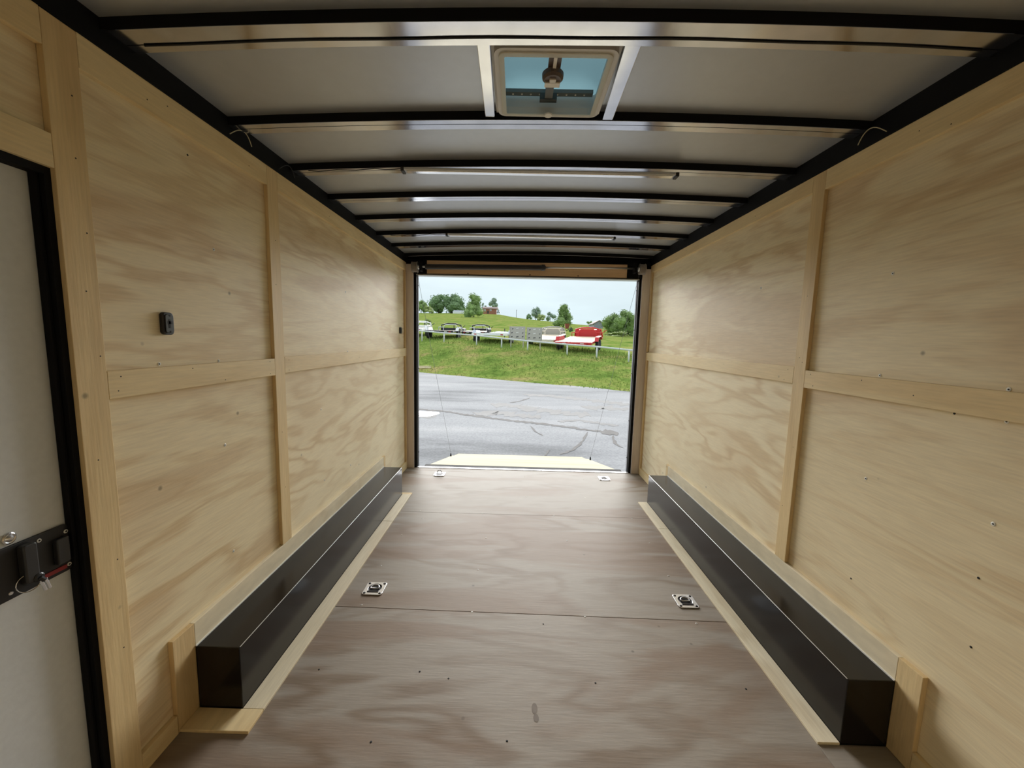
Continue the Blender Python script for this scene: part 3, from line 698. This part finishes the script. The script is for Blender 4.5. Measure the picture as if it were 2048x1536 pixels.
for t in ts:
    ye, yf = y_edge(t), y_fence(t); ys = [ye+(yf-ye)*f for f in fr]+[yf+(240-yf)*f for f in (.01,.02,.04,.07,.1,.15,.2,.3,.4,.5,.6,.7,.8,.9,1.0)]+[300, 500]
    for y in ys:
        x = t*y; z = ground(x, y)
        if y == ye: z = GZ-.02
        elif y < 239: z += .05*noise.noise((x*.4, y*.4, 0))+.02*noise.noise((x*1.7, y*1.7, 3))
        vs.append((x, y, z))
NR = len(vs)//(NT+1)
for i in range(NT):
    for j in range(NR-1): a = i*NR+j; fs.append((a, a+1, a+NR+1, a+NR))
gb._add(vs, fs); grass = gb.build('grass_field', 'grass', None, smooth=True)
tag(grass, 'green grass bank and pasture rising to the hilltop', 'grass', kind='structure')
# grass blades on the bank: uncountable
b = MB(); rg = random.Random(3)
for i in range(11000):
    t = rg.uniform(-.36, .42); ye, yf = y_edge(t), y_fence(t)
    y = ye+(yf-ye+7)*(rg.random()**.8)*1.0; x = t*y; z = ground(x, y)-.02
    h = rg.uniform(.05, .13)*(1.7 if y > yf-1 else 1); a = rg.uniform(0, 6.28); w_ = rg.uniform(.012, .03); lx, ly = rg.uniform(-.06, .06), rg.uniform(-.06, .06)
    dx, dy = math.cos(a)*w_, math.sin(a)*w_
    b._add([(x-dx, y-dy, z), (x+dx, y+dy, z), (x+lx, y+ly, z+h)], [(0, 1, 2)])
o = b.build('grass_blades', 'blade', None); tag(o, 'short grass blades covering the bank below the pipe fence', 'grass', kind='stuff')

# cracks, damp stains and puddle on the asphalt
def strip(name, mat, pts, wid, parent, z=GZ+.004, seed=0):
    rr = random.Random(seed); b = MB(); vs = []; P = []
    for (u0, v0), (u1, v1) in zip(pts, pts[1:]):
        k = max(2, int(math.hypot(u1-u0, v1-v0)/5))
        for i in range(k): P.append((u0+(u1-u0)*i/k, v0+(v1-v0)*i/k))
    P.append(pts[-1])
    Q = [at(u, v, 2, z) for u, v in P]
    for i, q in enumerate(Q):
        d = (Q[min(i+1, len(Q)-1)]-Q[max(i-1, 0)]); d.z = 0; d.normalize(); n_ = Vector((-d.y, d.x, 0))
        j = wid*rr.uniform(.5, 1.3)*(1 if 0 < i < len(Q)-1 else .2); c = n_*rr.uniform(-.5, .5)*wid
        vs += [tuple(q+c+n_*j), tuple(q+c-n_*j)]
    b._add(vs, [(2*i, 2*i+1, 2*i+3, 2*i+2) for i in range(len(Q)-1)]); return b.build(name, mat, parent)
C_ = lambda *q: [(830+x*.2197, 700+y*.2197) for x, y in q]
strip('crack', 'crack', C_((20,535),(120,545),(300,560),(480,590),(700,620),(900,645),(1100,665),(1350,695),(1600,730),(1700,740),(1840,755)), .09, asp, seed=1)
strip('crack', 'crack', C_((1680,742),(1760,748),(1850,752)), .22, asp, z=GZ+.005, seed=2)
strip('crack', 'crack', C_((1570,745),(1545,800),(1500,860),(1440,905),(1370,935),(1320,950)), .028, asp, seed=3)
strip('crack', 'crack', C_((1810,775),(1805,810),(1825,850),(1890,890)), .03, asp, seed=4)
strip('crack', 'crack', C_((1050,690),(1090,740),(1170,780)), .02, asp, seed=5)
strip('crack', 'crack', C_((1225,905),(1200,940),(1175,965)), .022, asp, seed=6)
strip('crack', 'crack', C_((860,480),(950,465),(1050,435)), .06, asp, seed=7)
strip('stain', 'stain', C_((680,495),(850,500),(1100,545),(1400,580),(1600,590)), .35, asp, z=GZ+.0025, seed=8)
strip('stain', 'stain', C_((980,405),(1150,412),(1300,425),(1600,455),(1950,500)), .30, asp, z=GZ+.0025, seed=9)
strip('stain', 'stain', C_((560,590),(700,565),(800,575),(980,600),(1150,610)), .25, asp, z=GZ+.003, seed=10)
strip('stain', 'stain', C_((1550,530),(1700,520),(1940,545)), .35, asp, z=GZ+.002, seed=11)
strip('stain', 'stain', C_((1300,650),(1500,640),(1850,690)), .12, asp, z=GZ+.003, seed=12)
strip('stain', 'stain', C_((20,590),(110,610),(190,590)), .14, asp, z=GZ+.0015, seed=13)
q = at(840, 828, 2, GZ)
o = MB()._add([tuple(q+Vector((.45*math.cos(a)*(1+.12*math.sin(3*a)), .42*math.sin(a)*(1+.1*math.cos(2*a)), .006))) for a in [2*math.pi*i/28 for i in range(28)]], [tuple(range(28))]).build('puddle', 'water', None)
tag(o, 'shallow puddle reflecting sky on the asphalt at the left jamb', 'puddle')

# fence
fence = empty('pipe_fence', tuple(at(1055, 700.5, 1, y_fence(dir_t(1055, 700))))); tag(fence, 'grey pipe fence with one top rail along the grass bank', 'fence')
tops = []
for u, vb, vt in POSTS:
    t = dir_t(u, vb); y = y_fence(t); p_ = at(u, vb, 1, y); q_ = at(u, vt, 1, y); q_.x = p_.x; tops.append(q_)
    MB().cyl((p_.x, y, ground(p_.x, y)-.15), (p_.x, y, q_.z), .048, 10).build('post', 'fence', fence, smooth=True)
d0 = (tops[0]-tops[1]); d1 = tops[-1]-tops[-2]
path = [tops[0]+d0*2.2]+tops+[tops[-1]+d1*2.5]
MB().tube(path, .055, 10).build('rail', 'fence', fence, smooth=True)
for p_ in (tops[0]+d0*1.1, tops[0]+d0*2.1, tops[-1]+d1*1.2, tops[-1]+d1*2.4):
    MB().cyl((p_.x, p_.y, ground(p_.x, p_.y)-.15), tuple(p_), .048, 10).build('post', 'fence', fence, smooth=True)
# lumber on the bank
for k_, (u, v, lab) in enumerate(((842, 721, 'upper of two pale boards lying in the grass at the left'), (842, 724.5, 'lower of two pale boards lying in the grass at the left'))):
    t = dir_t(u, v); y = y_edge(t)+1.6-.35*k_; x = t*y; z = ground(x, y)+.03
    o = MB().hexa([(x-1.1,y-.1,z),(x+.5,y+.02,z+.02),(x+.5,y+.10,z+.02),(x-1.1,y-.02,z),(x-1.1,y-.1,z+.05),(x+.5,y+.02,z+.07),(x+.5,y+.10,z+.07),(x-1.1,y-.02,z+.05)]).build('board', 'plank_pale', None, bevel=.004)
    tag(o, lab, 'board', 'boards in the grass')

# ---- parked utility trailers
def utility_trailer(u, v, y, label, body, deckm, head=20, Wd=2.35, Ld=5.2, hd=.62, plate=None, arch='body', pitch=5.0, fend='body', arch_w=1.0, box_h=.45):
    p_ = at(u, v, 1, y)
    g = ground(p_.x, p_.y)
    hd = max(.5, min(1.1, p_.z-g))
    r = empty('utility_trailer', (p_.x, p_.y, p_.z-hd), (math.radians(pitch), 0, math.radians(-head)))
    tag(r, label, 'trailer', 'trailers parked behind the pipe fence')
    hw = Wd/2
    box('side_rail', body, r, -hw, -hw+.07, 0, Ld, hd-.14, hd+.01, local=True); box('side_rail', body, r, hw-.07, hw, 0, Ld, hd-.14, hd+.01, local=True)
    box('rear_beam', body, r, -hw, hw, -.03, .05, hd-.16, hd+.012, local=True)
    box('front_beam', body, r, -hw, hw, Ld-.08, Ld, hd-.14, hd+.01, local=True)
    npl = 9; pw_ = (Wd-.16)/npl
    for i in range(npl):
        x = -hw+.08+i*pw_; box('plank', deckm, r, x, x+pw_-.012, .05, Ld-.08, hd-.04, hd+.004, local=True)
    for i in range(4): box('cross_member', 'paint_black', r, -hw+.07, hw-.07, .6+i*1.2, .66+i*1.2, hd-.14, hd-.041, local=True)
    fy = Ld*.22
    for s in (-1, 1):
        xo = s*hw
        poly = [(fy, hd-.02), (fy+.28, hd+.26), (fy+1.55, hd+.26), (fy+1.85, hd-.02), (fy+1.78, hd-.02), (fy+1.5, hd+.21), (fy+.33, hd+.21), (fy+.07, hd-.02)]
        b = MB(); 
        for i in range(3):
            a, c = poly[i], poly[i+1]; a2, c2 = poly[7-i], poly[6-i]
            b.hexa([(xo,a[0],a[1]),(xo+s*.26,a[0],a[1]),(xo+s*.26,c[0],c[1]),(xo,c[0],c[1]),(xo,a2[0],a2[1]),(xo+s*.26,a2[0],a2[1]),(xo+s*.26,c2[0],c2[1]),(xo,c2[0],c2[1])])
        b.build('fender', fend if fend != 'body' else body, r, local=True)
        b = MB().prism(poly[:4], lambda a, c: (xo+s*.001, a, c), lambda a, c: (xo+s*.012, a, c)); b.build('fender_skirt', fend if fend != 'body' else body, r, local=True)
        for wy in (fy+.50, fy+1.34):
            t_ = MB().lathe((xo+s*.03, wy, .36-(.36-.36)), (s,0,0), [(0, .22), (0, .33), (.03, .36), (.16, .36), (.19, .33), (.19, .22)], 20).build('wheel', 'rubber', r, local=True)
            MB().lathe((xo+s*.03, wy, .36), (s,0,0), [(.06, .22), (.188, .215), (.15, .12), (.17, .05)], 14).build('rim', 'paint_silver', t_, local=True)
        box('tail_light', 'tail_red', r, s*(hw-.28)-.09, s*(hw-.28)+.09, -.045, -.03, hd-.13, hd-.05, local=True)
        box('reflector', 'tape_white', r, s*(hw-.62)-.12, s*(hw-.62)+.12, -.036, -.03, hd-.10, hd-.05, local=True)
    # front rail with raised middle
    am = body if arch == 'body' else arch
    aw = hw*.97; m_ = hw*.42; z1, z2 = hd+.30*arch_w, hd+.55*arch_w
    MB().tube([(-aw,Ld,hd), (-aw,Ld,z1), (-m_-.18,Ld,z1), (-m_,Ld,z2), (m_,Ld,z2), (m_+.18,Ld,z1), (aw,Ld,z1), (aw,Ld,hd)], .035, 8).build('front_rail', am, r, local=True, smooth=True)
    for x in (-m_-.18, m_+.18): MB().cyl((x,Ld,hd), (x,Ld,z1), .03, 8).build('rail_post', am, r, local=True)
    MB().tube([(-aw+.15,Ld+.5,hd), (-aw+.2,Ld+.5,z2-.02), (-m_+.1,Ld+.5,z2+.10), (m_-.1,Ld+.5,z2+.10), (aw-.2,Ld+.5,z2-.05), (aw-.15,Ld+.5,hd)], .06, 8).build('tongue_guard', plate or body, r, local=True, smooth=True)
    box('tongue_box', plate or body, r, -aw+.25, aw-.25, Ld+.3, Ld+.75, hd-.1, hd+(z2-hd)*box_h, local=True)
    MB().tube([(-hw*.8,Ld,hd-.1), (0,Ld+1.5,hd-.12), (hw*.8,Ld,hd-.1)], .05, 8).build('tongue', body, r, local=True)
    MB().cyl((.12,Ld+1.25,hd-.3), (.12,Ld+1.25,hd+.5), .04, 8).build('jack', 'paint_black', r, local=True)
    MB().cyl((aw-.2,Ld+.4,hd+.2), (aw+.25,Ld+.3,hd+.5), .03, 6).build('light_arm', 'paint_black' if body != 'paint_red' else body, r, local=True)
    return r
utility_trailer(818, 657, 36.0, 'white utility trailer half hidden by the left door jamb', 'paint_white', 'plank', head=-2, pitch=2.5)
utility_trailer(878, 661.0, 33.0, 'black utility trailer with red and white rear markings, left of the other black one', 'paint_black', 'plank', fend='paint_white', pitch=1.5, head=1, arch='paint_silver')  # silver front rail puts the white highlight on its frame edges into the paint
utility_trailer(947, 663.5, 38.2, 'black utility trailer with tandem wheels behind the white flatbed', 'paint_black', 'plank', head=2, pitch=2.5, arch='paint_silver')  # black trailer's rail made silver too, its edge highlight put into the colour
utility_trailer(977, 666.5, 29.8, 'white flatbed trailer with silver fender left of the grey ramp panels', 'paint_white', 'plank_pale', head=8, Wd=2.6, fend='paint_silver', arch_w=.12, plate='paint_white', pitch=.5)
utility_trailer(1086, 679, 29.6, 'cream utility trailer standing behind the grey ramp panels', 'paint_cream', 'plank_pale', head=13, plate='paint_grey', hd=.55, box_h=.9)
utility_trailer(1146, 684.5, 26.0, 'red utility trailer with pale plank deck at the right', 'paint_red', 'plank_pale', head=20, Wd=2.45, box_h=.95)

# two grey ramp panels stood on edge
def ramp_panel(u0, u1, v0, v1, y, label):
    a = at(u0, v1, 1, y); c = at(u1, v0, 1, y-.25); w_ = c.x-a.x; h = c.z-a.z
    r = empty('steel_ramp', tuple(a)); tag(r, label, 'steel ramp', 'grey steel ramps'); g = ground(a.x, y)
    ang = math.atan2(-.25, w_)
    def P(x, z, d): return (a.x+x, y+d-.25*x/w_+.12*z/h, a.z+z)
    t = .04
    MB().hexa([P(0,0,0),P(w_,0,0),P(w_,0,t),P(0,0,t),P(0,h,0),P(w_,h,0),P(w_,h,t),P(0,h,t)]).build('plate', 'paint_grey', r, bevel=.006)
    for x in (.03, w_-.03): MB().cyl(P(x, 0, -.01), P(x, h, -.01), .025, 8).build('edge_rib', 'paint_grey', r)
    for x in (.12, w_-.12):
        p_ = P(x, 0, .02); MB().cyl(p_, (p_[0], p_[1], ground(p_[0], p_[1])-.05), .035, 8).build('foot', 'paint_grey', r)
    rr = random.Random(int(u0))
    for x, z, w2, h2, mt in ((.2,.8,.10,.05,'paint_black'),(.5,.84,.16,.05,'tape_white'),(.82,.82,.07,.05,'tape_white'),(.16,.5,.10,.06,'paint_black'),(.5,.52,.16,.05,'tape_white'),(.84,.5,.07,.05,'paint_black'),
                             (.16,.2,.10,.06,'paint_black'),(.5,.2,.16,.05,'paint_black'),(.84,.22,.09,.06,'paint_black')):
        X0, Z0 = x*w_, z*h
        MB().hexa([P(X0-w2/2,Z0-h2/2,-.012),P(X0+w2/2,Z0-h2/2+.03,-.012),P(X0+w2/2,Z0-h2/2+.03,.0),P(X0-w2/2,Z0-h2/2,.0),P(X0-w2/2,Z0+h2/2,-.012),P(X0+w2/2,Z0+h2/2+.03,-.012),P(X0+w2/2,Z0+h2/2+.03,.0),P(X0-w2/2,Z0+h2/2,.0)]).build('slot', mt, r)
ramp_panel(1018.5, 1051, 653, 679, 27.6, 'grey slotted ramp panel beside the white flatbed trailer')
ramp_panel(1053, 1085, 655, 681, 27.1, 'grey slotted ramp panel beside the cream trailer')

# ---- trees
def tree(name, u, vb, vt, wpx, y, mat, label, trunk=.25, cl=9, leaves=900, seed=1, shape='round', cat='tree', lsize=None):
    base = at(u, vb, 1, y); top = at(u, vt, 1, y); H = top.z-base.z; Wd = wpx*y/F_PX
    g = min(base.z, ground(base.x, y)) if cat == 'tree' else base.z
    r = empty(name, (base.x, y, base.z)); tag(r, label, cat)
    rr = random.Random(seed); blobs = []
    for i in range(cl):
        h = trunk+(1-trunk)*(.12+.78*(i+.5)/cl)
        wmax = {'round': math.sin(math.pi*min(.95, max(.12, (h-trunk)/(1-trunk)*.62+.30))), 'cone': 1.05-h, 'bush': 1.0-.5*h}[shape]
        a = rr.uniform(0, 6.28); rad = Wd*.5*wmax*rr.uniform(.3, .85)
        br = Wd*rr.uniform(.20, .30)*(.55+.6*wmax)
        blobs.append((Vector((base.x+math.cos(a)*rad, y+math.sin(a)*rad*.8, base.z+h*H)), br, min(br*rr.uniform(.75, 1.1), H*.3)))
    b = MB(); ls = lsize or max(.12, Wd*.032)
    for i in range(leaves):
        c, br, bh = blobs[rr.randrange(cl)]
        d = Vector((rr.gauss(0,1), rr.gauss(0,1), rr.gauss(0,1))).normalized(); k = rr.uniform(.55, 1.12)
        p_ = c+Vector((d.x*br*k, d.y*br*k, d.z*bh*k))
        e1 = Vector((rr.gauss(0,1), rr.gauss(0,1), rr.gauss(0,1))).normalized(); e2 = e1.orthogonal().normalized(); s_ = ls*rr.uniform(.6, 1.4)
        b._add([p_-e1*s_, p_+e2*s_*.6, p_+e1*s_, p_-e2*s_*.6], [(0,1,2,3)])
    for c, br, bh in blobs:   # inner masses
        prof = [(-bh*.72, br*.15), (-bh*.5, br*.5), (0, br*.72), (bh*.5, br*.5), (bh*.72, br*.12)]
        b.lathe(c, (0,0,1), prof, 8)
    fo = b.build('foliage', mat, r); fo['kind'] = 'stuff'
    if shape != 'bush':
        MB().tube([(base.x, y, g-.3), (base.x+.02*Wd, y, base.z+H*.35), (base.x-.02*Wd, y, base.z+H*.75)], max(.06, Wd*.03), 7, r_end=max(.03, Wd*.012)).build('trunk', 'bark', r)
        for i in range(3):
            c = blobs[rr.randrange(cl)][0]; MB().tube([(base.x, y, base.z+H*(.2+.12*i)), tuple(c)], max(.03, Wd*.014), 5, r_end=.02).build('branch', 'bark', r)
    return r
tree('tree', 842, 626, 600, 26, 225, 'leaf_mid', 'pale leafy tree just inside the left door jamb', seed=1, trunk=.1)
tree('shrub', 858, 626, 612, 20, 215, 'leaf_pale', 'low pale shrub at the foot of the hilltop trees', seed=2, trunk=.0, shape='bush')
tree('tree', 877, 626, 590, 40, 235, 'leaf_dark', 'tall dark tree on the hilltop, left of its wider twin', seed=3, trunk=.06, cl=11, leaves=1300)
tree('tree', 903, 626, 591, 48, 232, 'leaf_dark', 'wide dark tree on the hilltop above the white shed', seed=4, trunk=.05, cl=13, leaves=1500)
tree('tree', 922, 626, 604, 20, 236, 'leaf_dark', 'low dark tree on the hilltop between the wide one and the lone one', seed=31, trunk=.05, cl=8, leaves=700)
tree('tree', 946, 638, 588, 39, 130, 'leaf_mid', 'lone green tree on the slope left of the brick house', seed=5, trunk=.05, cl=15, leaves=2000)
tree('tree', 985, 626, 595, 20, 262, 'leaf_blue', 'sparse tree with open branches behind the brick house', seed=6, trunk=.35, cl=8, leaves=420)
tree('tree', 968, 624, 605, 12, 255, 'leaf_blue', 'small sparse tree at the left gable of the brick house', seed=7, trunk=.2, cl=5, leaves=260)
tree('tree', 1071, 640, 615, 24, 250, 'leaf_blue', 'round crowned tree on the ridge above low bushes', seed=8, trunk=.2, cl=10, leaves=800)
tree('shrub', 1058, 639, 628, 14, 244, 'leaf_dark', 'dark low bush on the ridge left of the round crowned tree', seed=9, trunk=0, shape='bush', leaves=400)
tree('shrub', 1082, 641, 629, 20, 243, 'leaf_pale', 'yellow green bush on the ridge right of the round crowned tree', seed=10, trunk=0, shape='bush', leaves=500)
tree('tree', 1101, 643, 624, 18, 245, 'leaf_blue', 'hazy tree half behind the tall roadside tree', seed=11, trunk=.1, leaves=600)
tree('tree', 1126, 656, 608, 42, 105, 'leaf_mid', 'tall pointed tree above the cream trailer', seed=12, trunk=.04, cl=16, leaves=2200, shape='cone')
tree('tree', 1226, 668, 628, 44, 78, 'leaf_mid', 'broad bushy tree right of the grey barn', seed=13, trunk=.03, cl=15, leaves=2200)
tree('tree', 1253, 670, 622, 48, 74, 'leaf_mid', 'broad bushy tree beside the right door jamb', seed=14, trunk=.03, cl=15, leaves=2200)
tree('tree', 1179, 651, 643, 16, 238, 'leaf_mid', 'small round tree left of the grey barn', seed=15, trunk=.02, leaves=400)
tree('shrub', 1142, 663, 656, 8, 62, 'leaf_dark', 'round dark bush in the pasture right of the rusty hopper', seed=16, trunk=0, shape='bush', leaves=300, cat='shrub')
tree('shrub', 1158, 665, 659, 8, 60, 'leaf_dark', 'dark bush just left of the red trailer rail', seed=17, trunk=0, shape='bush', leaves=300, cat='shrub')
tree('weeds', 857, 656, 640, 16, 48, 'leaf_pale', 'tall pale weeds behind the black trailer at the left', seed=18, trunk=0, shape='bush', leaves=500, cat='weeds')
tree('weeds', 1236, 674, 664, 50, 68, 'leaf_pale', 'pale weeds along the foot of the bushy trees at the right', seed=19, trunk=0, shape='bush', leaves=500, cat='weeds')

# ---- far buildings
def P3(u, v, y): return at(u, v, 1, y)
h0, h1 = P3(966, 628, 244), P3(992.5, 617.5, 244); eav = h1.z; gz = h0.z-.4
house = empty('brick_house', ((h0.x+h1.x)/2, 246, gz)); tag(house, 'red brick house with low brown roof on the hilltop', 'house')
box('wall', 'brick', house, h0.x, h1.x, 244, 251, gz, eav)
rx0, rx1 = P3(964, 617, 244).x, P3(996.5, 617, 244).x; rt = P3(980, 613, 244).z
MB().hexa([(rx0,243.3,eav),(rx1,243.3,eav),(rx1,251.7,eav),(rx0,251.7,eav),(rx0+.4,247,rt),(rx1-.4,247,rt),(rx1-.4,248,rt),(rx0+.4,248,rt)]).build('roof', 'shingle', house)
for u0, u1, v0, v1, nm, mt in ((967.5,971.5,618.5,622,'window','paint_white'),(979.5,983,618.5,622,'window','paint_white'),(974,978,621.5,627,'door','bark')):
    a, c = P3(u0, v1, 243.97), P3(u1, v0, 243.97); f = box(nm, mt, house, a.x, c.x, 243.9, 244.0, a.z, c.z)
    if nm == 'window': box('pane', 'glass', f, a.x+.12, c.x-.12, 243.87, 243.91, a.z+.12, c.z-.12)
a = P3(993, 627, 243); c = P3(1000, 620.5, 243)
car = empty('parked_van', (a.x, 243, a.z)); tag(car, 'silver grey van parked at the right end of the brick house', 'van')
box('body', 'paint_silver', car, a.x, c.x, 242, 244, a.z+.3, a.z+1.1, bevel=.15); box('cabin', 'glass', car, a.x+.4, c.x-.2, 242.1, 243.9, a.z+1.0, c.z, bevel=.2)
for x in (a.x+.45, c.x-.45): MB().lathe((x, 241.95, a.z+.3), (0,1,0), [(0, .3), (.2, .3)], 12).build('wheel', 'rubber', car)
a, c = P3(905.5, 626.5, 220), P3(930, 621, 220)
sh = empty('long_shed', (a.x, 221, a.z)); tag(sh, 'long low white shed under the wide dark tree', 'shed')
box('wall', 'paint_white', sh, a.x, c.x, 220, 223, a.z-.3, a.z+(c.z-a.z)*.6)
MB().hexa([(a.x-.1,219.8,a.z+(c.z-a.z)*.6),(c.x,219.8,a.z+(c.z-a.z)*.6),(c.x,223.2,a.z+(c.z-a.z)*.6),(a.x-.1,223.2,a.z+(c.z-a.z)*.6),(a.x+.5,221,c.z),(c.x,221,c.z),(c.x,222,c.z),(a.x+.5,222,c.z)]).build('roof', 'paint_silver', sh)
a = P3(1032.5, 634.5, 243); c = P3(1032.5, 619.5, 243)
po = empty('utility_pole', (a.x, 243, a.z)); tag(po, 'thin grey pole standing alone on the ridge right of the house', 'pole')
MB().cyl((a.x, 243, a.z-.5), (a.x, 243, c.z), .14, 8).build('shaft', 'barn', po)
box('lamp_arm', 'barn', po, a.x-.1, a.x+.5, 242.95, 243.05, c.z-.3, c.z-.18)
a, c = P3(1187.5, 655, 150), P3(1206.5, 646, 150); ap = P3(1198.5, 640.3, 150)
bn = empty('barn', ((a.x+c.x)/2, 152, a.z)); tag(bn, 'weathered grey barn with a steep gable beside the bushy trees', 'barn')
MB().prism([(a.x, a.z-1), (c.x, a.z-1), (c.x, c.z), (ap.x, ap.z-.25), (a.x, c.z)], lambda x, z: (x, 150, z), lambda x, z: (x, 160, z)).build('gable_wall', 'barn', bn)
for s0, s1 in (((a.x-.4, c.z-.3), (ap.x, ap.z)), ((ap.x, ap.z), (c.x+.4, c.z-.3))):
    MB().hexa([(s0[0],149.6,s0[1]-.2),(s1[0],149.6,s1[1]-.2),(s1[0],160.4,s1[1]-.2),(s0[0],160.4,s0[1]-.2),(s0[0],149.6,s0[1]),(s1[0],149.6,s1[1]),(s1[0],160.4,s1[1]),(s0[0],160.4,s0[1])]).build('roof_slope', 'shingle', bn)
a, c = P3(1130, 657, 96), P3(1139, 647.5, 96)
hp = empty('rusty_hopper', (a.x, 96, a.z)); tag(hp, 'rusty red metal hopper at the foot of the pointed tree', 'hopper')
MB().hexa([(a.x+.2,96,a.z),(c.x-.2,96,a.z),(c.x-.2,97,a.z),(a.x+.2,97,a.z),(a.x,95.8,c.z),(c.x,95.8,c.z),(c.x,97.2,c.z),(a.x,97.2,c.z)]).build('bin', 'rust', hp)
for x in (a.x+.25, c.x-.25): MB().cyl((x, 96.5, a.z-.6), (x, 96.5, a.z+.05), .05, 6).build('leg', 'rust', hp)
